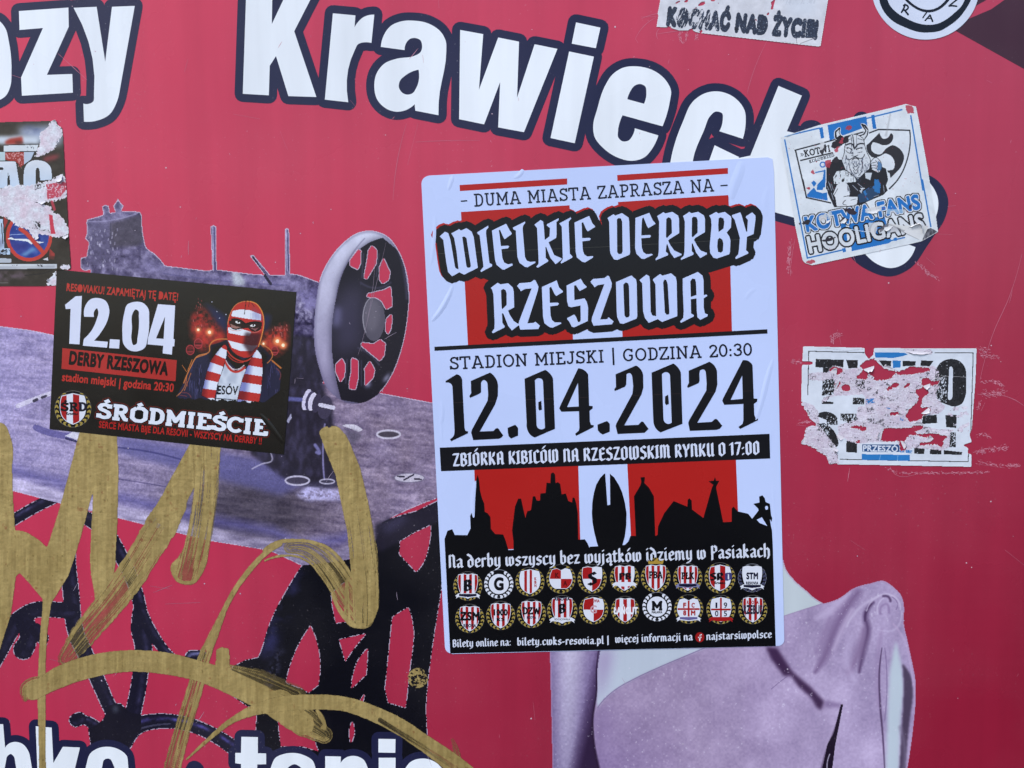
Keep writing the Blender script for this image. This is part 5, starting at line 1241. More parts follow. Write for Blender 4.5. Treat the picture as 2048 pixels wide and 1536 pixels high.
def fan():
    T = (340, 560, 4.518)
    r = Ras(350, 570, 594, 850, 1.0); X, Y = r.X, r.Y
    Q = lambda s: r.m(P(s, T)); K = lambda s, w_, sf=.5: r.sk(L(s, T), w_, sf)
    r.c[:] = BLK
    n = fbm(X / 6, Y / 6, 3)
    glow = r.blur(Q('300,190 520,330 520,500 420,400'), 8); r.p(glow, (34, 40, 82), .85)
    glow = r.blur(Q('850,300 920,320 880,470 840,470'), 8); r.p(glow, (36, 42, 86), .8)
    fl = r.blur(Q('190,330 230,280 300,250 480,480 515,560 350,600 300,660 250,600 190,480'), 10); r.p(fl * np.clip(n * 2 - .35, 0, 1), (176, 44, 40))
    fr_ = r.blur(Q('845,480 960,430 1060,390 1060,600 960,690 900,650 800,570'), 10); r.p(fr_ * np.clip(n * 2 - .35, 0, 1), (176, 48, 40))
    fl2 = r.blur(Q('200,380 480,470 500,560 330,590 240,560'), 14); r.p(fl2, (190, 60, 50), .6)
    fr2 = r.blur(Q('840,520 1050,520 1040,600 950,640 860,600'), 14); r.p(fr2, (192, 66, 48), .6)
    for x, y, q_ in ((255, 450, 13), (357, 472, 18), (970, 553, 20), (1022, 590, 18), (845, 576, 13)):
        r.p(r.blur(r.m([ell(T[0] + x / T[2], T[1] + y / T[2], q_ / 2.4, q_ / 2.4)]), 5), (250, 150, 90), .9); r.p(r.m([ell(T[0] + x / T[2], T[1] + y / T[2], q_ / 5.5, q_ / 5.5)]), (255, 240, 200))
    rnd = random.Random(5)
    for k in range(60):
        sd_ = rnd.random() < .5
        x = rnd.uniform(210, 330) if sd_ else rnd.uniform(900, 1060); y = rnd.uniform(150, 420) if sd_ else rnd.uniform(390, 500)
        r.p(K('%f,%f %f,%f' % (x, y, x + 2, y + rnd.uniform(8, 26)), rnd.uniform(.8, 1.8)), rnd.choice([(150, 60, 60), (190, 100, 96), (110, 40, 44)]), .9)
    for x, y in ((378, 197), (423, 285), (505, 312), (448, 345)): r.p(r.m([ell(T[0] + x / T[2], T[1] + y / T[2], 1, 1)]), (190, 196, 220))
    for x, y, q_ in ((183, 632, 8), (255, 575, 8), (945, 640, 7)):
        p_ = ell(T[0] + x / T[2], T[1] + y / T[2], q_, q_ * 1.2); r.p(r.m([p_]), (120, 36, 40), .8); r.p(r.sk(np.vstack([p_, p_[:1]]), 2, .6), (176, 60, 66)); r.p(K('%d,%d %d,%d' % (x - 25, y, x + 25, y), 3), (60, 24, 26)); r.p(K('%d,%d %d,%d' % (x - 22, y + 16, x + 22, y + 16), 2), (176, 70, 76), .8)
    jk = Q('520,540 360,592 352,645 240,685 180,790 120,930 60,1050 90,1075 200,1085 280,1065 400,1110 600,1140 815,1130 860,1100 990,1000 1005,830 920,730 920,690 800,570')
    r.p(jk, (36, 36, 60)); r.p(jk * r.blur(Q('520,540 360,592 352,700 420,900 520,700'), 8), (22, 20, 24), .9); r.p(jk * r.blur(Q('800,570 920,690 860,770 830,1000 790,700'), 8), (22, 20, 24), .9)
    for k in range(40):
        x = rnd.choice([rnd.uniform(180, 300), rnd.uniform(860, 980)]); y = rnd.uniform(740, 1000)
        r.p(K('%f,%f %f,%f' % (x, y, x + rnd.uniform(-14, 14), y + rnd.uniform(40, 130)), 1.2) * jk, rnd.choice([(70, 72, 120), (20, 20, 34), (96, 92, 140)]), .7)
    og = (206, 122, 62)
    for s_, w_ in (('520,535 360,590 356,645 245,690 185,790 125,930', 3), ('240,700 330,670', 2), ('160,820 200,720', 2), ('800,570 925,690 880,750', 2.2), ('922,728 1002,795', 4), ('60,1050 110,1000 150,860', 1.6), ('130,1000 190,840', 1.4), ('110,770 150,830', 1.4)): r.p(K(s_, w_), og, .9)
    for s_ in ('110,1020 170,1030 190,1060', '90,1040 150,1050', '960,800 1000,850 990,900', '140,900 160,960'): r.p(K(s_, 1.5), (150, 70, 66), .8)
    r.p(Q('520,600 560,650 660,725 790,640 740,760 600,810 520,720'), (24, 18, 18)); r.p(K('520,640 580,705 670,735 740,700', 3.5), (186, 58, 46)); r.p(K('525,680 590,735 660,745', 2.2), (170, 50, 42))
    sh = Q('505,735 590,825 665,785 700,830 640,960 600,1135 410,1112 440,920'); r.p(sh, (206, 214, 226)); r.p(sh * r.blur((fbm(X / 10, Y / 20, 4) > .55) * 1.0, 3), (156, 166, 184), .6)
    r.p(K('500,740 590,830 675,790', 6), (184, 52, 44)); r.p(K('505,725 590,808 670,770', 2), (206, 190, 196))
    t_ = txt('ESÓV', tq(425, 1030, T), tq(612, 1036, T), 74 / 4.518, .03, up=(.08, -1)); r.p(r.m(t_), (16, 16, 20))
    r.p(K('410,1068 600,1085', 2), (30, 30, 40)); 
    def scarf(poly, cl, w_, ph):
        m_ = Q(poly); A_, t, n_ = r.band(L(cl, T), w_)
        st = (np.floor((A_ + ph + 6 * t * 0) / 17.5) % 2) == 0
        c1 = np.where(st[..., None], np.array([180, 48, 44]), np.array([216, 222, 236]))
        shd = np.clip((t + .02) * 3.0, 0, 1)[..., None]
        c2 = np.where(st[..., None], np.array([120, 30, 34]), np.array([122, 128, 184]))
        r.c[m_] = (c1 * (1 - shd) + c2 * shd)[m_]
        r.p(m_ & (r.blur(m_, 3) < .62), (20, 18, 22), .8)
    scarf('500,570 440,630 370,720 330,830 280,1045 340,1070 400,1105 430,950 480,800 512,690 520,610', '500,560 410,740 360,920 340,1130', 60, 4)
    scarf('780,615 830,680 842,800 825,1000 800,1150 690,1130 600,1105 650,900 715,740', '790,590 760,760 735,920 700,1160', 70, 10)
    hd = Q('690,190~ 780,215~ 835,300~ 847,400~ 830,490~ 790,620~ 730,690~ 660,702~ 560,640~ 525,560~ 520,400~ 540,310~ 600,220~')
    r.p(hd, (182, 46, 40))
    for s_ in ('565,280 640,265 720,272 822,312 824,365 690,348 553,326', '524,428 640,440 735,470 720,505 640,500 528,478', '524,545 640,575 740,592 792,592 745,640 640,642 560,612'): r.p(Q(s_) * hd, (220, 226, 236))
    r.p(r.blur(Q('680,475 830,480 790,620 720,690 700,640 660,580'), 5) * hd, (44, 18, 28), .8); r.p(r.blur(Q('740,230 840,330 840,370 760,350'), 6) * hd, (90, 90, 160), .4)
    for k in range(9): r.p(K('%d,300 %d,362' % (705 + k * 13, 705 + k * 13), .9) * hd, (140, 146, 190), .7)
    eye = Q('532,372 600,355~ 680,392 760,378~ 832,392 826,440 760,468~ 705,432 640,442 560,440~'); r.p(eye, (40, 24, 22)); r.p(Q('545,395 600,420 640,425 600,440 555,432'), (150, 108, 100)); r.p(Q('720,430 770,440 800,430 770,460'), (130, 84, 84))
    for x, y, a_ in ((612, 382, .35), (748, 412, -.1)): r.p(r.m([ell(T[0] + x / T[2], T[1] + y / T[2], 5.2, 2.3, rot=a_)]), (226, 226, 226)); r.p(r.m([ell(T[0] + (x + 4) / T[2], T[1] + (y - 4) / T[2], 1.7, 1.9)]), (16, 12, 12))
    r.p(K('560,355 620,358 680,398', 4), (18, 14, 14)); r.p(K('690,398 760,380 825,388', 4), (18, 14, 14)); r.p(K('535,440 600,460 650,448', 1.6), (206, 120, 110), .8); r.p(K('730,470 780,472 820,450', 1.6), (206, 120, 110), .8)
    r.p(K('690,192 780,215 836,300 848,400 832,490 800,600', 2.6), (226, 140, 66), .95); r.p(K('690,192 600,220 542,310 522,400', 1.8), (222, 140, 80), .8); r.p(K('524,560 560,640 660,702', 1.6), (30, 16, 16))
    r.p(K('672,310 690,170', 1.6), (12, 10, 12)); r.p(K('712,240 718,180', 1.2), (12, 10, 12)); r.p(K('740,210 760,240', 1.4), (14, 10, 14))
    bt = (Y > 560 + 1085 / 4.518 + 26 * (X - 430) / 180 * .35 + (fbm(X / 5, Y * 0, 3) - .5) * 10) ; r.p(bt, BLK)
    m_ = r.m(P('50,100 1110,180 1070,1080 900,1150 380,1140 50,1090', T)) & ((np.abs(r.c - np.array(BLK)).sum(-1)) > 14)
    r.l[m_] = 0
    r.build({0: 'fan_picture'}, H_P1, mini, M_VINYL)
fan()
# wrinkle across the lower right corner of the small poster
def wrinkle(s_, wd, ht, root, mat, rgb, h):
    V, Fc = [], []; p_ = L(s_); n = len(p_)
    for i in range(n):
        d = p_[min(i + 1, n - 1)] - p_[max(i - 1, 0)]; d = d / np.hypot(*d); nn = np.array([-d[1], d[0]])
        k = .05 + .95 * math.sin(math.pi * i / (n - 1)) ** .7
        for t, hh in ((-1, 0), (-.5, .7), (0, 1), (.5, .5), (1, 0)):
            a = p_[i] + nn * wd * t * (.35 + .65 * k); V.append(tuple(wall(a[0], a[1], h + .00001 + hh * ht * k)))
    for i in range(n - 1):
        for j in range(4):
            a = i * 5 + j; Fc.append((a, a + 1, a + 6, a + 5))
    mesh('crease', np.array(V), np.array(Fc), np.tile(lin(rgb), (len(Fc), 1)), mat, root)
wrinkle('520,828 536,846 552,868 566,886', 6, .0005, mini, M_VINYL, BLK, H_P1)


# ================================================================== torn dark sticker at the left edge
def torn_dark():
    root = thing('torn_sticker', 'half torn brown-black sticker with a red-ringed no-diving sign', 'sticker', px=(60, 405))
    T1 = (0, 230, 8.087); T2 = (0, 400, 8.084)
    r = Ras(-96, 232, 146, 576, .9); X, Y = r.X, r.Y
    Q1 = lambda s: r.m(P(s, T1)); Q2 = lambda s: r.m(P(s, T2)); K1 = lambda s, w_, sf=.4: r.sk(L(s, T1, False), w_, sf); K2 = lambda s, w_, sf=.4: r.sk(L(s, T2, False), w_, sf)
    mask = r.m([np.concatenate([P('-800,150 -60,118 808,96 815,105 905,92 930,160 1005,210 1018,350 1040,720 1048,950 1075,1190 1080,1340', T1)[0], P('1105,450 1118,700 1140,1010 1145,1120 1000,1140 915,1140 910,1388 -800,1392', T2)[0]])])
    jit = (fbm(X / 3, Y / 3, 61, 3) - .5)
    n = fbm(X / 12, Y / 12, 5); nf = fbm(X / 2.4, Y / 2.4, 6, 3)
    r.c = np.array([48, 42, 32]) + (n - .5)[..., None] * 24
    r.p(r.blur(Q1('300,200 800,170 1000,200 1010,480 700,480 300,330'), 12), (170, 182, 205), .95); r.p(r.blur(Q1('380,190 760,180 640,260 420,290'), 10) * np.clip(n * 2.2 - .4, 0, 1), (70, 82, 122), .9)
    r.p(r.blur(Q1('-800,350 350,330 620,360 620,470 -800,480'), 6), (196, 206, 218)); r.p(r.blur(Q1('80,430 160,380 360,350 370,440 300,480 80,470'), 4), (160, 50, 38)); r.p(r.blur(Q1('250,420 370,430 370,475 250,475'), 4), (70, 34, 26), .8)
    r.p(Q1('60,495 620,480 590,585 60,590'), (206, 214, 220)); r.p(K1('60,487 630,472', 1.6), (26, 24, 24)); r.p(K1('60,597 590,590', 1.6), (26, 24, 24))
    r.p((nf > .62) * r.blur(Q1('430,500 560,490 560,560 430,580'), 4), (40, 44, 56), .8)
    r.p(Q1('-800,590 85,600 85,740 -800,740'), (178, 200, 206)); r.p(Q1('85,605 385,600 385,800 330,850 290,780 85,720'), (150, 46, 38)); r.p(Q1('85,605 385,600 385,860 300,860 280,720 85,700') * np.clip((nf - .5) * 6, 0, 1), (206, 150, 152), .9)
    r.p(Q1('388,600 560,600 500,720 388,800'), (176, 190, 208)); r.p(K1('560,600 505,725', 2), (28, 30, 36))
    r.p(r.blur(Q1('690,690 850,640 980,640 900,720 720,760'), 6), (150, 60, 66), .8)
    tint = lambda: np.array([214, 222, 230]) + (n - .5)[..., None] * 40
    def lm(mm, dark=True):
        if dark: r.p(r.blur(mm, 2.2) > .22, (22, 20, 20))
        mm = np.asarray(mm) > .5; r.c[mm] = (np.array([206, 214, 224]) - np.clip((Y - 330) / 60, -.3, 1)[..., None] * np.array([26, 12, -2]))[mm]
    lm(Q1('-800,750 255,755 325,1180 170,1180 150,950 110,1180 -800,1200')); r.p(Q1('130,930 155,1115 115,1115'), (30, 28, 26)); r.p(Q1('-800,840 40,845 60,870 40,890 -800,880'), (24, 22, 22))
    lm(Q1('388,1200 385,950~ 400,860~ 450,780~ 540,735~ 640,735~ 740,765~ 810,830~ 835,930~ 835,1045 650,1060 638,890 622,860 605,853 588,862 580,890 580,1100 560,1200')); r.p(Q1('645,1075 580,1105 580,890 590,862 605,852 622,858 638,885 648,1060 830,1048'), (40, 36, 28))
    # torn layers
    pap = np.array([208, 203, 214]) + (nf - .5)[..., None] * 40 + (n - .5)[..., None] * np.array([20, 60, 52]) + (jit)[..., None] * 24
    def torn(mm, j=.35):
        f = (r.blur(mm, 5) + jit * j * 2.6 + (nf - .5) * .5) > .5; r.c[f] = pap[f]; r.p(f & (r.blur(f, 2) < .7), (232, 232, 236), .7); return f
    torn(Q1('790,180 830,110 905,95 930,180 1005,215 1015,350 960,370 900,520 800,600 660,660 560,700 640,480 640,300'))
    t1 = torn(Q1('-800,1230 60,1190 150,1140 330,1130 480,1160 560,1110 720,1080 850,1050 1000,940 1050,960 1040,1040 1090,1080 1075,1330 960,1370 840,1390 700,1420 560,1536 -800,1536'))
    r.p(Q1('880,1070 990,985 1040,1050 940,1085'), (214, 222, 232)); rr = Q1('745,1120 1090,1070 1075,1200 980,1320 765,1365') & t1
    r.p(rr * np.clip(.9 - (nf > .6) * .7, 0, 1), (184, 50, 72)); 
    r.p((nf > .54) * Q1('560,1130 730,1100 720,1160 560,1220'), (60, 58, 66)); r.p((nf > .64) * Q1('590,1310 720,1320 690,1380 590,1370'), (60, 58, 66)); r.p(K1('600,1405 700,1410 740,1390', 2.5), (34, 30, 30)); r.p(K1('0,1360 150,1355 325,1380', 1.3), (168, 60, 90))
    t2 = torn(Q2('-800,-40 560,-60 640,40 800,90 860,200 980,260 1060,350 1105,420 1108,560 1000,600 880,600 800,570 600,545 590,620 560,640 490,520 440,460 330,450 150,320 80,260 -800,280'))
    r.p(K2('840,30 880,150', 7), (190, 56, 76), .8); r.p(Q2('790,230 850,250 870,420 900,545 820,550'), (196, 52, 76)); r.p((nf > .5) * Q2('540,340 650,350 660,460 560,470'), (30, 30, 34)); r.p((nf > .6) * Q2('460,440 800,480 800,525 640,500'), (60, 58, 60)); r.p((nf > .55) * Q2('640,110 740,80 720,170 640,190'), (110, 124, 140), .8); r.p(K2('580,40 700,45', 2), (30, 28, 28))
    # no-diving sign
    c0 = (0 + 470 / 8.084, 400 + 590 / 8.084)
    disc = r.m([ell(c0[0], c0[1], 46.5, 50)]) & ~t2 & (Y > 400 + 250 / 8.084); r.p(disc, (188, 58, 46))
    ind = r.m([ell(c0[0], c0[1], 39.5, 43)]) & disc
    bl = np.array([38, 62, 140]) + (n - .5)[..., None] * 60; r.c[ind] = bl[ind]
    r.p(r.blur(Q2('330,890 520,760 600,800 400,910'), 4) * ind, (110, 160, 200), .8); r.p(r.blur(Q2('100,700 400,700 500,780 200,860'), 10) * ind, (60, 44, 120), .6)
    r.p(K2('60,580 200,560 480,548', 1.4) * ind, (150, 170, 214)); r.p(Q2('110,630 180,600 230,628 430,630 500,650 720,685 640,700 560,680 510,720 440,670'), (220, 226, 230))
    r.p(K2('330,470 430,540 700,850', 10.5) * (disc), (188, 58, 46))
    r.p(Q2('60,260 130,330 70,470 60,400') , (150, 46, 40))
    lm(Q2('-800,310 45,310 70,780 165,785 165,885 -800,890') ); r.p(K2('25,380 45,700', 2.2), (28, 28, 32)); r.p(r.blur(Q2('-800,620 60,640 60,760 -800,860'), 5), (110, 112, 140), .6)
    r.p((nf > .56) * Q2('0,790 155,800 155,880 0,885'), (30, 30, 34))
    r.p(Q2('-800,940 180,945 185,1010 -800,1015'), (176, 184, 194)); r.p(Q2('800,780 880,860 880,960 790,960') * np.clip(n * 2.5 - .6, 0, 1), (160, 52, 46)); r.p(Q2('690,960 770,930 780,980'), (206, 206, 212))
    r.p(Q2('-800,1040 920,1035 915,1105 -800,1130'), (206, 212, 218)); r.p(r.blur(Q2('-800,1070 500,1080 900,1060 900,1090 -800,1110'), 3), (92, 98, 110), .7); r.p((nf > .60) * Q2('200,1045 300,1045 300,1075 200,1075'), (30, 30, 34)); r.p((nf > .60) * Q2('600,1040 700,1042 720,1080 600,1075'), (30, 30, 34)); r.p(K2('-800,1140 600,1135 900,1110', 1.6), (26, 24, 22))
    r.p(r.blur(Q2('-800,1150 420,1170 430,1240 200,1290 -800,1290'), 10) * np.clip(n * 2.6 - .7, 0, 1), (110, 90, 110), .8); r.p(K2('-800,1345 130,1340', 1.4), (140, 140, 140), .6); r.p(K2('400,1220 700,1190 860,1130', 2), (26, 24, 22), .8)
    f = torn(Q2('970,1040 1145,1060 1145,1125 960,1112')); f = torn(Q2('915,1140 915,1390 740,1380 780,1320 830,1300 800,1270 860,1180'))
    r.l[mask] = 0; r.l[mask & disc] = 1
    dd = (r.blur(mask, 2.5) + jit * .2) < .5; r.l[dd & (X > 100)] = -1
    r.build({0: 'sticker_print', 1: 'no_diving_sign'}, H_SH, root, M_OLD)
    for a, b_, o_, ht, TT in (((870, 1060), (1000, 955), (5, 8), .0022, T1), ((815, 110), (905, 150), (5, -6), .0014, T1), ((600, 1400), (740, 1385), (2, 6), .0012, T1), ((1000, 600), (1100, 560), (3, 6), .0014, T2), ((830, 1290), (780, 1330), (-6, -3), .0012, T2), ((560, 640), (590, 560), (6, 2), .0012, T2)):
        curl(root, tq(*a, TT), tq(*b_, TT), o_, ht * .6, (214, 214, 222), H_SH, M_OLD)
torn_dark()

# ================================================================== slogan sticker at the top
def slogan_sticker():
    root = thing('slogan_sticker', 'scraped white strip sticker with bold dark capitals at the top edge', 'sticker', px=(1480, 40))
    T = (1300, 0, 5.689)
    r = Ras(1308, -56, 1664, 98, .8); X, Y = r.X, r.Y
    nf = fbm(X / 2.2, Y / 2.2, 6, 3); n = fbm(X / 14, Y / 14, 5); st = fbm(X / 2.5 + Y / 6, Y / 14, 9, 3)
    mask = r.m(P('110,45 150,-340 2090,-340 2025,0 1940,525 1900,527 1830,520 600,378 560,372 520,362 470,335 430,345 330,345 240,318 200,310 150,310 75,303 95,180 88,150', T))
    r.c = np.array([206, 208, 216]) + (n - .5)[..., None] * 26 + (nf - .5)[..., None] * 10
    r.p(r.blur(r.m(P('1500,-40 1900,-40 1890,180 1600,190', T)), 20), (206, 214, 226), .7)
    r.p(r.m(P('1400,-40 1900,-40 1890,40 1480,60', T)) * (st > .6), (168, 172, 186), .3)
    tx = r.m(txt('KOCHAĆ NAD ŻYCIE!', tq(182, 276, T), tq(1905, 432, T), 180 / 5.689, .105, up=(.115, -1)))
    wear = (st > .64) & (X < 1300 + 760 / 5.689) & (X > 1300 + 300 / 5.689) | (nf > .80)
    r.p(tx & ~wear, (40, 48, 66)); r.p(tx & ~wear & (nf > .6), (64, 76, 98), .8)
    r.l[mask] = 0; r.l[mask & tx & ~wear] = 1
    for s_ in ('255,62 300,40 350,15 345,5 300,25', '380,20 420,-10 440,10 400,30', '540,70 560,40 600,15 630,20 620,50 590,62', '690,10 700,-20 750,-10 730,15', '770,40 780,28 800,42', '485,105 510,88 540,75 520,98', '1370,115 1385,60 1375,30 1430,-20 1410,40 1400,100', '1325,180 1335,150 1355,130 1350,165', '1195,230 1205,200 1215,240', '690,175 695,140 703,140', '195,300 230,300 245,318 205,318', '440,335 490,322 480,350 450,350', '555,360 585,335 600,360 575,378'):
        m_ = (r.blur(r.m(P(s_, T)), 2.2) + (nf - .5) * .5) > .4; r.p(m_, (196, 196, 206), .0); r.l[m_] = -1
    r.p(r.m(P('960,310 1000,318 1000,350 960,345', T)), (30, 34, 46))
    r.p(r.m(P('1680,430 1860,435 1710,495 1660,490', T)), (214, 214, 220)); r.p(r.sk(L('1665,440 1670,490', T), 1.4), (150, 150, 158)); r.p(r.sk(L('1710,495 1880,432', T), 1.6), (140, 138, 146), .8); r.p(r.sk(L('1480,470 1660,495', T), 1), (160, 160, 168), .6)
    r.p((r.blur(mask, 3) < .7) & mask, (226, 228, 232), .8)
    r.build({0: 'paper_sheet', 1: 'slogan_lettering'}, H_SH, root, M_OLD)
slogan_sticker()

# ================================================================== round sticker at the top right
def round_sticker():
    root = thing('round_sticker', 'round white sticker with hand-drawn black rings and letters', 'sticker', px=(1851, -29))
    T = (1720, 0, 6.244)
    c = ell(1720 + 817 / 6.244, -182 / 6.244, 677 / 6.244, 677 / 6.244, 72)
    sheet('vinyl_sheet', c, (206, 214, 232), H_SH, root, M_VINYL)
    ink = (14, 18, 30)
    flat([(P('240,0 290,130~ 420,270~ 560,340~ 740,400~ 860,405~ 1000,385~ 1100,330~ 1230,230~ 1330,100~ 1385,0~ 1400,-300~ 1200,-650~ 817,-780~ 430,-650~ 230,-300~/345,0 370,60~ 450,150~ 560,220~ 740,295~ 850,310~ 970,295~ 1080,240~ 1180,160~ 1270,70~ 1310,-10~ 1310,-300~ 1150,-580~ 817,-690~ 480,-580~ 340,-300~', T), ink, 'ink_ring')], H_P1, root, M_VINYL)
    flat([(strk(L('480,-200 520,-80 570,-15 650,60 780,128 870,138 970,110 1050,50 1110,-20 1160,-120 1100,-350 817,-480 560,-380 480,-200', T), [5.5, 5.5, 5, 5.5, 5.6, 5.6, 5.5, 5.8, 5.2]), ink, 'inner_ring', 'nz')], H_P1, root, M_VINYL)
    lt = []
    for s_, w_ in (('520,152 548,100 562,55', 3.6), ('545,68 575,62 602,90 590,115 550,128', 3.4), ('560,128 600,182', 3.8), ('832,158 810,185 786,222', 2.6), ('814,256 842,225 874,188', 3), ('874,188 890,225 906,266', 3.4), ('838,232 892,228', 2.4), ('1215,-10 1160,35 1112,74', 3.2), ('1112,74 1160,72 1206,78', 3.4)): lt += strk(L(s_, T), w_)
    flat([(lt, ink, 'hand_lettering', 'nz')], H_P1, root, M_VINYL)
round_sticker()

# ================================================================== viking sticker
def viking_sticker():
    root = thing('viking_sticker', 'creased white and blue square sticker with a bearded horned-helmet warrior and shield', 'sticker', px=(1715, 370))
    T = (1500, 160, 3.84); T3 = (1540, 200, 5.689); T4 = (1540, 360, 5.689)
    r = Ras(1548, 200, 1888, 546, .8); X, Y = r.X, r.Y
    Q = lambda s, t=T: r.m(P(s, t)); K = lambda s, w_, t=T, sf=.4, sm=True: r.sk(L(s, t, sm), w_, sf)
    nf = fbm(X / 2.4, Y / 2.4, 6, 3); n = fbm(X / 16, Y / 16, 5); jit = fbm(X / 3, Y / 3, 61, 3) - .5; st = fbm(X / 2, Y / 9, 15, 3)
    mask = r.m([np.concatenate([P('170,410 560,285 1370,92 1545,45 1660,75 1690,215 1790,760', T3)[0], P('1835,130 1890,430 1912,590 1880,610 1730,695 1590,730 480,970 400,945 370,910 290,540 270,420', T4)[0], P('110,420', T3)[0]])])
    W_ = np.array([212, 219, 225]); BL = (28, 110, 184); K0 = (24, 25, 33)
    r.c = W_ + (n - .5)[..., None] * 22 + (nf - .5)[..., None] * 8
    r.p(r.blur(Q('1000,500 1350,400 1380,760 1100,860'), 30), (210, 216, 226), .4)
    lab = np.zeros_like(X, int)
    # blue frame, ribbon bars
    ln = np.maximum.reduce([K('170,412 560,320', 3.4, T3, sm=False), K('1090,212 1500,110', 3.4, T3, sm=False), K('168,455 275,1020', 3.4, T3, sm=False), K('1602,180 1740,1024', 3.4, T3, sm=False), K('255,0 425,890', 3.4, T4, sm=False), K('425,888 830,795', 3.4, T4, sm=False), K('1330,700 1530,655', 3.4, T4, sm=False), K('1735,0 1830,530', 3.4, T4, sm=False)])
    r.p(ln, BL)
    stripe = Q('655,285 1095,185 1110,300 680,460', T3) | Q('900,500 1300,400 1380,700 1350,720 930,810', T4)
    r.p(stripe, BL); r.p(Q('558,318 600,308 615,430 580,440', T3) | Q('1150,175 1185,165 1212,325 1170,330', T3) | Q('820,780 860,770 865,815 830,825', T4) | Q('1405,660 1440,650 1445,690 1415,695', T4) | Q('800,500 860,480 880,700 830,700', T4), BL)
    # shield
    shl = 'M'; sp = P('288,572 1235,335 1590,345', T3)[0]
    r.p(K('285,572 1060,365', 3.2, T3, sm=False), K0); r.p(K('1130,375 1235,335', 3.2, T3, sm=False), K0); r.p(K('1235,335 1590,345', 3.4, T3, sm=False), K0); r.p(K('1590,345 1595,480 1560,680 1490,850 1360,1010', 3.0, T3), K0); r.p(K('290,572 395,1024', 3.4, T3, sm=False), K0); r.p(K('375,0 415,200', 3.4, T4, sm=False), K0); r.p(K('415,200 690,260', 3.4, T4, sm=False), K0); r.p(K('1355,100 1455,0', 2.4, T4, sm=False), K0)
    r.p(K('350,688 710,600', 3.4, T3, sm=False), K0)
    r.p(r.m(slab('KOTWI', tq(395, 648, T3), tq(690, 585, T3), 74 / 5.689, .19), True), K0); r.p(K('345,612 362,622 350,640', 1.4, T3) + K('360,608 378,620 366,638', 1.4, T3), K0)
    r.p(r.m(slab('KOŁOBRZEG', tq(450, 720, T3), tq(735, 640, T3), 34 / 5.689, .2), True), (60, 64, 74))
    # anchor
    p_ = ell(1540 + 600 / 5.689, 200 + 735 / 5.689, 5, 5); r.p(r.sk(np.vstack([p_, p_[:1]]), 2.6), BL); r.p(Q('615,790 650,800 640,870 600,1024 530,1024 540,960 600,900', T3), BL); r.p(K('520,825 690,790', 3, T3), BL); r.p(Q('470,940 500,915 530,950 500,990', T3), BL)
    r.p(Q('425,160 500,85 530,130 600,150 650,140 655,235 420,190', T4), BL); r.p(Q('530,70 600,10 640,-30 630,80 570,100', T4), BL)
    # blackletter initial on the shield
    r.p(Q('1095,520 1245,375 1255,400~ 1290,440~ 1350,420 1375,375 1400,400~ 1400,440~ 1360,500~ 1290,515~ 1220,490~ 1170,480 1150,520 1160,580~ 1250,620~ 1330,545~ 1390,515~ 1470,550~ 1525,640~ 1510,720~ 1430,830 1370,890 1360,830 1290,800~ 1340,800~ 1400,790~ 1415,700~ 1380,640~ 1310,610~ 1250,640~ 1160,650~ 1110,590~', T3), (44, 44, 50))
    # warrior
    body = Q('840,760 730,780 660,860 635,960 640,1024', T3) | Q('640,-180 760,-240 1000,-190 1200,-180 1320,-130 1345,0 1320,60 1340,120 1290,170 1100,250 1000,300 730,310 660,160 640,60', T4)
    r.p(r.blur(body, 3) > .2, (214, 222, 228)); r.p(body, (34, 34, 40))
    fur = Q('720,880 760,810 850,800 960,850 980,930 880,940 780,960 730,950', T3); r.p(fur & (st > .30), (208, 216, 222)); r.p(Q('1080,830 1160,830 1140,910 1090,890', T3), (196, 204, 212))
    r.p(Q('760,60 820,20 880,40 915,130 900,190 1000,190 985,290 760,300 745,200 720,160', T4), (210, 216, 222)); r.p(K('880,45 915,110 905,180', 1.8, T4) + K('840,190 920,180 1000,190', 1.6, T4) + K('860,230 830,270 870,285', 1.6, T4) + K('730,170 770,100', 1.4, T4) + K('920,230 980,215', 1.2, T4), K0)
    r.p((st > .5) * Q('880,60 915,130 900,180 860,180', T4), (90, 96, 108), .8)
    r.p(Q('1000,170 1130,100 1260,30 1250,150 1120,240 1020,260', T4), (40, 66, 96)); r.p((n > .48) * Q('1060,130 1260,0 1250,150 1110,230', T4), (44, 108, 168)); r.p(Q('1185,20 1230,-10 1260,60 1230,150 1190,130', T4) | Q('1190,900 1240,915 1260,1000 1190,1024', T3), (40, 110, 172)); r.p((n > .6) * Q('990,90 1140,90 1100,140 1040,150', T4), (190, 198, 208))
    r.p(Q('1150,700 1210,655 1250,690 1270,760 1240,830 1160,790', T3), (206, 212, 220)); 
    for s_ in ('1150,700 1210,655 1250,690 1272,760', '1145,720 1200,710', '1150,745 1210,740', '1155,775 1200,775 1240,830', '1200,690 1225,720 1215,770'): r.p(K(s_, 1.5, T3), K0)
    r.p(Q('1230,690 1275,730 1265,800 1220,800', T3), (52, 100, 150), .8)
    hl = Q('745,440 740,360 790,315 800,325 785,365 800,400 850,430 800,440', T3) | Q('1060,470 1000,410 1060,390 1090,350 1045,290 1035,265 1090,290 1118,340 1110,400', T3)
    r.p(r.blur(hl, 3.2) > .15, (214, 220, 226)); r.p(r.blur(hl, 1.4) > .3, K0); r.p(Q('760,425 755,365 790,330 780,365 795,400', T3) | Q('1065,455 1020,415 1075,395 1100,350 1070,300 1110,345 1100,400', T3), (206, 212, 218))
    head = Q('855,520 880,440 930,390 1000,400 1060,440 1075,520 1100,600 1140,680 1130,780 1060,840 1000,900 940,850 860,790 820,690 850,600', T3)
    r.p(r.blur(head, 2.5) > .25, K0); r.p(head, (204, 210, 216))
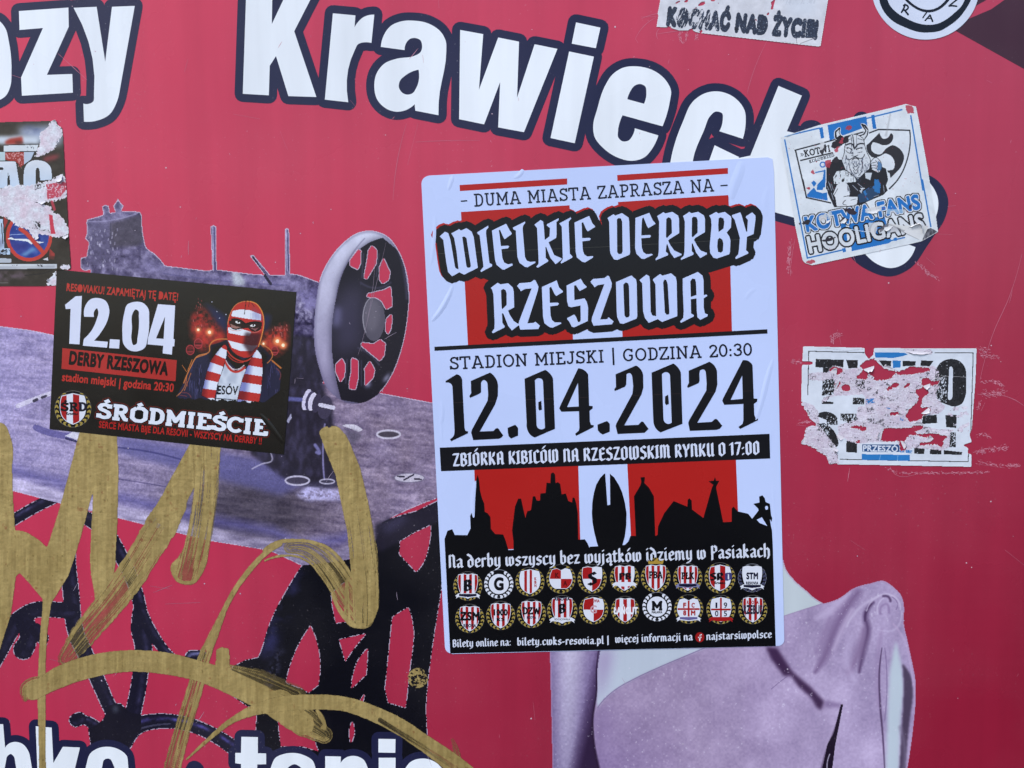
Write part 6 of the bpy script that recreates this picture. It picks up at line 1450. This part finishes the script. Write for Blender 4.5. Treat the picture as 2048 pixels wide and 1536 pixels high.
    for s_, w_ in (('940,400 950,470 960,560', 2.4), ('920,410 930,480 925,540', 1.3), ('985,405 985,470 990,540', 1.3), ('880,455 930,440', 1.4), ('1000,440 1060,455', 1.4), ('865,512 940,505 960,550 1000,505 1072,500', 3.6), ('880,545 930,562', 3.8), ('985,560 1045,545', 3.8), ('865,575 890,600 930,605', 1.4), ('1000,600 1050,590', 1.4), ('930,630 960,640 1000,625', 1.6), ('865,630 890,680 940,660 970,645 1000,660 1050,660 1075,620', 2.2), ('940,680 970,660 1010,680', 2.6)): r.p(K(s_, w_, T3), (40, 42, 50))
    r.p(Q('930,560 905,605 945,625 965,600', T3) & (nf > .5), (96, 100, 112))
    bd = Q('850,640 940,690 1010,690 1090,640 1135,690 1125,780 1060,840 1000,950 945,850 860,790 825,690', T3)
    hair = np.abs(((fbm(X / 2.2, Y / 14, 33, 2)) - .5)) < .06; r.p(bd & hair, (84, 92, 112), .8)
    for s_ in ('900,690 910,780 950,850', '1040,690 1050,780 1010,860', '945,720 975,760 1005,720', '945,760 975,800 1005,760', '950,800 975,840 1003,800', '1000,900 1010,940 1035,905', '985,880 1040,885'): r.p(K(s_, 1.6, T3), (50, 54, 66))
    for s_ in ('700,960 720,1024', '665,930 690,1000', '650,980 670,1024'): r.p(K(s_, 1.2, T3), (150, 156, 168))
    for s_ in ('680,40 700,120', '700,150 720,220', '1290,60 1300,140', '1180,190 1240,170', '940,60 1000,120', '1000,40 1060,90'): r.p(K(s_, 1.3, T4), (150, 158, 172))
    r.p(Q('882,548 925,560 900,566', T3) | Q('990,562 1040,550 1020,570', T3), (236, 238, 240))
    pic = np.zeros_like(X, bool)
    pic |= (np.abs(r.c - W_).sum(-1) > 60)
    # wording
    def outl(g, fill, wo, col2=K0, mid=None):
        g0 = r.m(g); o_ = r.blur(g0, 1) ; big = np.zeros_like(g0)
        for a in np.linspace(0, 2 * math.pi, 14, endpoint=False):
            dx_, dy_ = int(round(wo / r.st * math.cos(a))), int(round(wo / r.st * math.sin(a))); big |= np.roll(np.roll(g0, dy_, 0), dx_, 1)
        r.p(big, col2); 
        if mid:
            b2 = np.zeros_like(g0)
            for a in np.linspace(0, 2 * math.pi, 12, endpoint=False): b2 |= np.roll(np.roll(g0, int(round(mid / r.st * math.sin(a))), 0), int(round(mid / r.st * math.cos(a))), 1)
            r.p(b2, (208, 216, 224))
        r.p(g0, fill); return big
    w1 = outl(txt('KOTWA FANS', tq(415, 585, T4), tq(1720, 320, T4), 156 / 5.689, .05, up=(-.20, -.98)), BL, 3.6, mid=1.8)
    w2 = outl(txt('HOOLIGANS', tq(450, 830, T4), tq(1770, 560, T4), 180 / 5.689, .035, up=(-.20, -.98)), (206, 212, 218), 2.9)
    lab[pic] = 1; lab[w1 | w2] = 2
    # wear: folded flap with the shade along its fold painted grey, scraped spots
    def sc(s_, t, rgb, a=1.0, j=.8, l_=None):
        f = (r.blur(Q(s_, t), 2.2) + jit * j) > .45; r.p(f, rgb, a); return f
    flap = Q('1310,500 1360,495 1520,520 1790,520 1800,560 1735,690 1690,665 1560,590 1400,520', T4); r.c[flap] = (np.array([206, 208, 208]) + (n - .5)[..., None] * 30)[flap]; lab[flap] = 0
    r.p(r.sk(L('1350,500 1440,545 1560,605 1690,672', T4), [2, 5, 7, 3], 1.0), (120, 120, 124), .8); sc('1250,560 1330,495 1360,510 1300,560 1240,610', T4, (96, 96, 104), .8); r.p(r.blur(Q('1300,520 1400,520 1480,580 1380,590', T4), 5), (170, 170, 176), .8)
    fold = Q('1790,560 1830,545 1912,590 1880,620 1735,700 1730,690', T4); r.c[fold] = (np.array([70, 70, 78]) + (st - .4)[..., None] * 190)[fold]; lab[fold] = 0
    for s_, t, rgb in (('840,330 920,320 1000,370 960,400 900,390', T4, (48, 40, 52)), ('780,480 830,420 900,450 860,490', T4, (52, 44, 52)), ('350,500 420,450 470,460 430,510', T4, (44, 40, 48)), ('580,690 660,660 760,650 700,690 620,700', T4, (46, 42, 50)), ('1570,300 1610,270 1620,300 1590,340', T4, (60, 50, 64)), ('700,490 780,440 890,420 890,480 800,520 740,560 700,540', T3, (40, 36, 42)), ('560,590 620,500 640,490 600,630', T3, (58, 56, 62)), ('700,690 760,640 790,690 740,720', T3, (46, 42, 48)), ('230,510 280,500 270,540 215,525', T4, (90, 88, 94)), ('320,500 350,480 350,510', T4, (60, 58, 62))):
        sc(s_, t, rgb)
    for s_, t in (('850,310 900,285 935,300 920,335 870,345', T3), ('810,430 840,430 820,500 790,490', T3), ('730,560 790,520 780,580 740,600', T3), ('630,690 700,670 680,770 630,770', T3), ('460,820 490,790 520,850 480,840', T3), ('505,710 530,690 545,712', T3), ('400,1000 450,985 450,1020', T3), ('400,90 450,80 440,110', T4), ('1540,60 1620,60 1640,150 1560,150', T3), ('400,930 500,900 520,940 440,960', T4)):
        f = sc(s_, t, (172, 56, 72), .85, 1.3)
    sc('560,410 640,380 650,450 560,470', T4, (206, 204, 204), .9); sc('1080,330 1270,290 1270,350 1100,380', T4, (206, 206, 208), .9); sc('1120,490 1230,480 1200,620 1130,590', T4, (206, 208, 212), .85); sc('650,370 700,360 700,440 660,450', T4, (204, 206, 210), .8); sc('1320,330 1560,330 1540,370 1330,390', T4, (204, 208, 214), .6); sc('570,480 620,470 610,560 570,570', T3, (204, 208, 212), .9)
    r.p(r.sk(L('1370,150 1350,260 1320,400', T3), [4, 6, 8], 1.0), (150, 152, 156), .5); r.p(r.sk(L('200,380 190,400 330,340', T3), 4, 1), (120, 122, 130), .7); r.p(r.sk(L('900,560 1100,590', T4), 1.2), (190, 206, 222))
    r.p(mask & (r.blur(mask, 3) < .72), (222, 226, 230), .7)
    for l_ in (0, 1, 2): r.l[mask & (lab == l_)] = l_
    r.build({0: 'paper_sheet', 1: 'warrior_picture', 2: 'bold_lettering'}, H_SH, root, M_OLD)
    for a, b_, o_, ht, TT in (((1520, 590), (1730, 692), (16, -24), .0035, T4), ((1300, 540), (1400, 520), (-4, 10), .0018, T4), ((800, 480), (860, 430), (6, 6), .0014, T4), ((640, 470), (700, 440), (-3, 7), .0012, T4), ((1100, 360), (1250, 330), (2, 7), .0012, T4)):
        curl(root, tq(*a, TT), tq(*b_, TT), o_, ht * .5, (214, 216, 218), H_SH, M_OLD)
viking_sticker()

# ================================================================== shredded black and white sticker
def shredded():
    root = thing('shredded_sticker', 'shredded white sticker with heavy black capitals, red board showing through its holes', 'sticker', px=(1775, 812))
    T = (1560, 660, 4.197)
    r = Ras(1578, 664, 2000, 950, .8); X, Y = r.X, r.Y
    Q = lambda s: r.m(P(s, T)); K = lambda s, w_, sf=.4: r.sk(L(s, T, False), w_, sf)
    nf = fbm(X / 2.2, Y / 2.2, 6, 3); n = fbm(X / 14, Y / 14, 5); jit = fbm(X / 3.2, Y / 3.2, 61, 3) - .5; st = fbm(X / 10, Y / 2.2, 15, 3); ss = fbm(X / 1.6 + Y / 5, Y / 3, 19, 3)
    out_ = Q('195,137 710,150 712,200 745,245 782,210 790,152 1650,155 1640,430 1625,620 1610,830 1590,880 1610,940 1535,965 1580,992 1575,1035 1607,1045 1607,1148 410,1125 390,1060 320,1020 260,980 190,960 215,820 310,790 245,740 215,680 180,630 178,590 185,292 275,290 275,264 187,262')
    holes = [Q(s) for s in ('410,330 450,300 525,325 530,350 480,378 425,355', '790,235 830,280 870,320 940,340 1000,350 1100,305 1255,320 1260,340 1180,365 1000,380 960,360 950,395 900,420 780,425 790,390 740,360 730,415 640,410 640,385 690,350 700,320 655,310 720,260', '455,450 500,425 515,430 470,505 455,490', '515,465 560,450 585,465 590,510 530,518', '895,490 960,440 1000,440 995,470 900,510', '1030,480 1090,430 1085,470 1045,488',
        '1195,400 1255,405 1260,430 1340,425 1340,450 1240,480 1250,530 1200,570 1190,620 1180,660 1260,640 1265,690 1200,720 1190,750 1090,775 1050,720 1090,660 1160,600 1165,550 1140,530 1145,495 1200,480 1185,450', '920,690 1000,680 1000,710 920,720', '580,815 640,800 720,815 745,840 690,850 650,830',
        '870,825 1090,820 1130,800 1210,800 1200,830 1110,860 1180,870 1330,870 1350,890 1415,885 1400,910 1370,920 1375,970 1350,985 1310,960 1170,970 1175,945 1260,940 1290,915 1110,880 1080,890 1040,930 1070,990 1020,1020 1005,990 1000,925 920,940 840,925', '640,930 680,920 680,945 650,950')]
    hm = np.logical_or.reduce(holes)
    jf = fbm(X / 1.7, Y / 1.3, 62, 2) - .5; mask = ((r.blur(out_, 1.6) + jit * .12) > .5) & ~((r.blur(hm, 4) + jit * .9 + jf * .35) > .5)
    fuzz = Q('178,600 320,640 330,800 520,960 520,1130 380,1130 170,980 170,600'); mask &= ~(fuzz & ((r.blur(out_, 7) + (st - .5) * 1.0 + jit * .3) < .52))
    white = np.array([208, 215, 226]); pink = np.array([202, 194, 209]) + (nf - .5)[..., None] * 34 + (n - .5)[..., None] * np.array([14, 30, 24]) + (st - .5)[..., None] * 26
    r.c[:] = white; r.c += (n - .5)[..., None] * 16
    lab = np.zeros_like(X, int); ink = np.zeros_like(X, bool)
    ink |= (K('240,178 712,190', 1.9) > .3) | (K('1300,190 1622,193', 1.9) > .3) | (K('1622,193 1600,900', 1.9) > .3) | (K('1582,1040 1580,1106', 1.9) > .3) | (K('1580,1106 505,1085', 1.9) > .3) | (K('242,178 233,545', 1.9) > .3)
    for s in ('300,243 535,250 530,320 420,330 410,360 362,358 360,316 297,312', '358,420 465,408 450,545 352,550', '352,595 450,605 445,622 350,620', '555,250 655,252 650,318 575,322', '830,255 935,258 930,305 870,312', '1030,258 1140,262 1135,300 1030,305', '1185,256 1290,258 1255,305 1178,300', '298,720 340,692~ 420,692~ 475,730~ 484,795 395,795 390,755', '310,790 370,780 480,900~ 487,970~ 440,992 400,970 410,940 390,900 325,840', '508,700 640,703 655,750 590,787 508,755', '558,930 648,935 645,1030 555,1025', '1200,720 1315,712 1320,780 1250,785 1190,790', '1125,990 1215,995 1210,1042 1125,1038', '1260,1000 1355,1005 1355,1045 1258,1042', '1388,715 1482,712 1480,822 1395,815', '1428,858 1476,860 1476,982 1420,985', '1375,1008 1530,1025 1525,1047 1375,1045', '610,420 700,430 715,490 680,520 640,480 600,450', '612,568 708,570 706,625 610,625', '820,560 870,545 880,570 840,585'):
        ink |= Q(s)
    ink |= Q('1305,560 1300,400~ 1310,330~ 1360,265~ 1430,243~ 1510,262~ 1555,320~ 1562,420~ 1555,560~ 1530,615~ 1480,640~ 1440,640 1330,600/1420,330 1424,312 1435,306 1446,312 1452,330 1447,565 1438,582 1424,588 1412,582 1408,565')
    worn = (ss > .62) & (Q('300,400 470,400 470,560 340,560') | Q('1290,370 1395,380 1400,640 1290,620') | Q('300,760 420,760 420,880 300,900') | Q('500,690 660,690 660,800 500,790') | Q('1420,840 1490,840 1490,990 1410,990') | Q('600,410 720,420 720,640 600,640') | Q('390,720 490,740 480,800 390,800')) | (nf > .82)
    torn_p = Q('240,362 400,350 450,290 560,330 660,318 720,250 800,245 830,285 1000,345 1180,300 1290,300 1330,340 1345,400 1345,440 1310,560 1390,650 1330,705 1190,720 1180,800 1330,835 1490,830 1430,860 1425,985 1330,1015 1370,1010 1120,990 1010,1030 985,930 760,945 650,955 560,930 545,905 490,890 485,800 640,755 650,650 720,630 710,540 450,555 350,620 360,570 455,540 460,410 340,425 240,415') | fuzz & (jit > -.3) & Q('170,560 230,560 330,700 330,800 470,980 500,1140 380,1140 170,1000') | Q('1040,160 1270,165 1290,200 1080,200 1050,180') | Q('240,370 330,350 340,420 240,420') | Q('1380,640 1600,640 1590,880 1480,850 1400,700') & (st > .55) | Q('480,880 545,900 500,915 470,900')
    torn_m = ((r.blur(torn_p, 3) + jit * .55) > .5) & ~(Q('830,255 1290,255 1255,305 870,305') | Q('1190,715 1325,712 1320,785 1190,785'))
    r.c[torn_m] = pink[torn_m]
    r.p(torn_m & (np.abs(st - .5) < .03), (170, 150, 166), .6)
    kk = ink & ~(worn) & ~(torn_m & (ss > .46))
    r.p(kk, (22, 21, 23)); r.p(kk & (ss > .5), (46, 46, 50), .7)
    spk = torn_m & (fbm(X / 9, Y / 5, 71, 3) > .66) & (ss > .52); r.p(spk, (70, 66, 74), .8)
    fib = torn_m & (np.abs(fbm(X / 14, Y / 3, 73, 3) - .5) < .018); r.p(fib, (226, 224, 230), .8)
    blue = (Q('795,188 1040,190 1075,205 1030,220 950,235 800,230') | Q('945,255 1015,258 1010,315 950,318')) & ~(torn_m & (nf > .5)) | Q('720,580 790,572 795,610 725,625') & (nf > .45) | Q('690,960 1005,960 1000,1025 690,1022') & ~(torn_m & (nf > .52) & Q('690,950 1010,950 1010,980 690,975')) | Q('685,1042 1090,1048 1088,1098 685,1090') | Q('1010,720 1040,715 1035,760 1005,765') & (nf > .5) | Q('880,650 930,655 920,665') | Q('1010,1000 1110,1010 1105,1035 1000,1025') & (nf > .4)
    r.p(blue, (36, 116, 184)); r.p(Q('690,960 1005,960 1000,1025 690,1022') & blue, (34, 74, 122))
    tm_ = r.m(txt('PRZESZÓ', tq(695, 1016, T), tq(990, 1022, T), 48 / 4.197, .03)); r.p(tm_ & blue, (206, 214, 228))
    r.p(K('835,1090 845,1048', 1.2) + K('985,1090 990,1050', 1.2), (120, 170, 214))
    lab[kk] = 1; lab[blue & (Y < 665 + 62)] = 2; lab[blue & (Y > 886) & (Y < 907) & (X < 1801)] = 3; lab[blue & (Y > 907.5)] = 4
    r.p(mask & (r.blur(mask, 2.4) < .74), (224, 226, 232), .7)
    r.p(K('380,152 560,175 700,160', 1.4), (160, 164, 176), .5); r.p(K('1040,160 1100,200 1270,205', 1.5), (170, 168, 180), .7); r.p(K('1350,385 1560,395', 1.0) * (ink), (170, 168, 170), .8)
    for l_ in range(5): r.l[mask & (lab == l_)] = l_
    r.build({0: 'paper_sheet', 1: 'bold_lettering', 2: 'blue_top_bar', 3: 'blue_word_bar', 4: 'blue_bottom_bar'}, H_SH, root, M_OLD)
    for a, b_, o_, ht in (((420, 352), (470, 375), (6, -10), .0016), ((700, 330), (790, 300), (4, 9), .0018), ((1040, 170), (1270, 185), (2, 7), .0014), ((870, 318), (960, 345), (-2, -9), .0014), ((1185, 700), (1250, 650), (8, 6), .0018), ((860, 840), (850, 910), (-9, 2), .002), ((1110, 800), (1205, 800), (2, -8), .0016), ((1240, 940), (1290, 915), (-4, -9), .0014), ((480, 870), (540, 905), (-3, 8), .0012), ((1010, 930), (1040, 1000), (8, -2), .0016), ((440, 985), (490, 1005), (2, 7), .0014), ((215, 900), (205, 960), (-8, 3), .001), ((1200, 470), (1260, 450), (4, 10), .0014), ((500, 430), (470, 500), (-6, -2), .0012)):
        curl(root, tq(*a, T), tq(*b_, T), o_, ht * .55, (214, 210, 218), H_SH, M_OLD)
shredded()
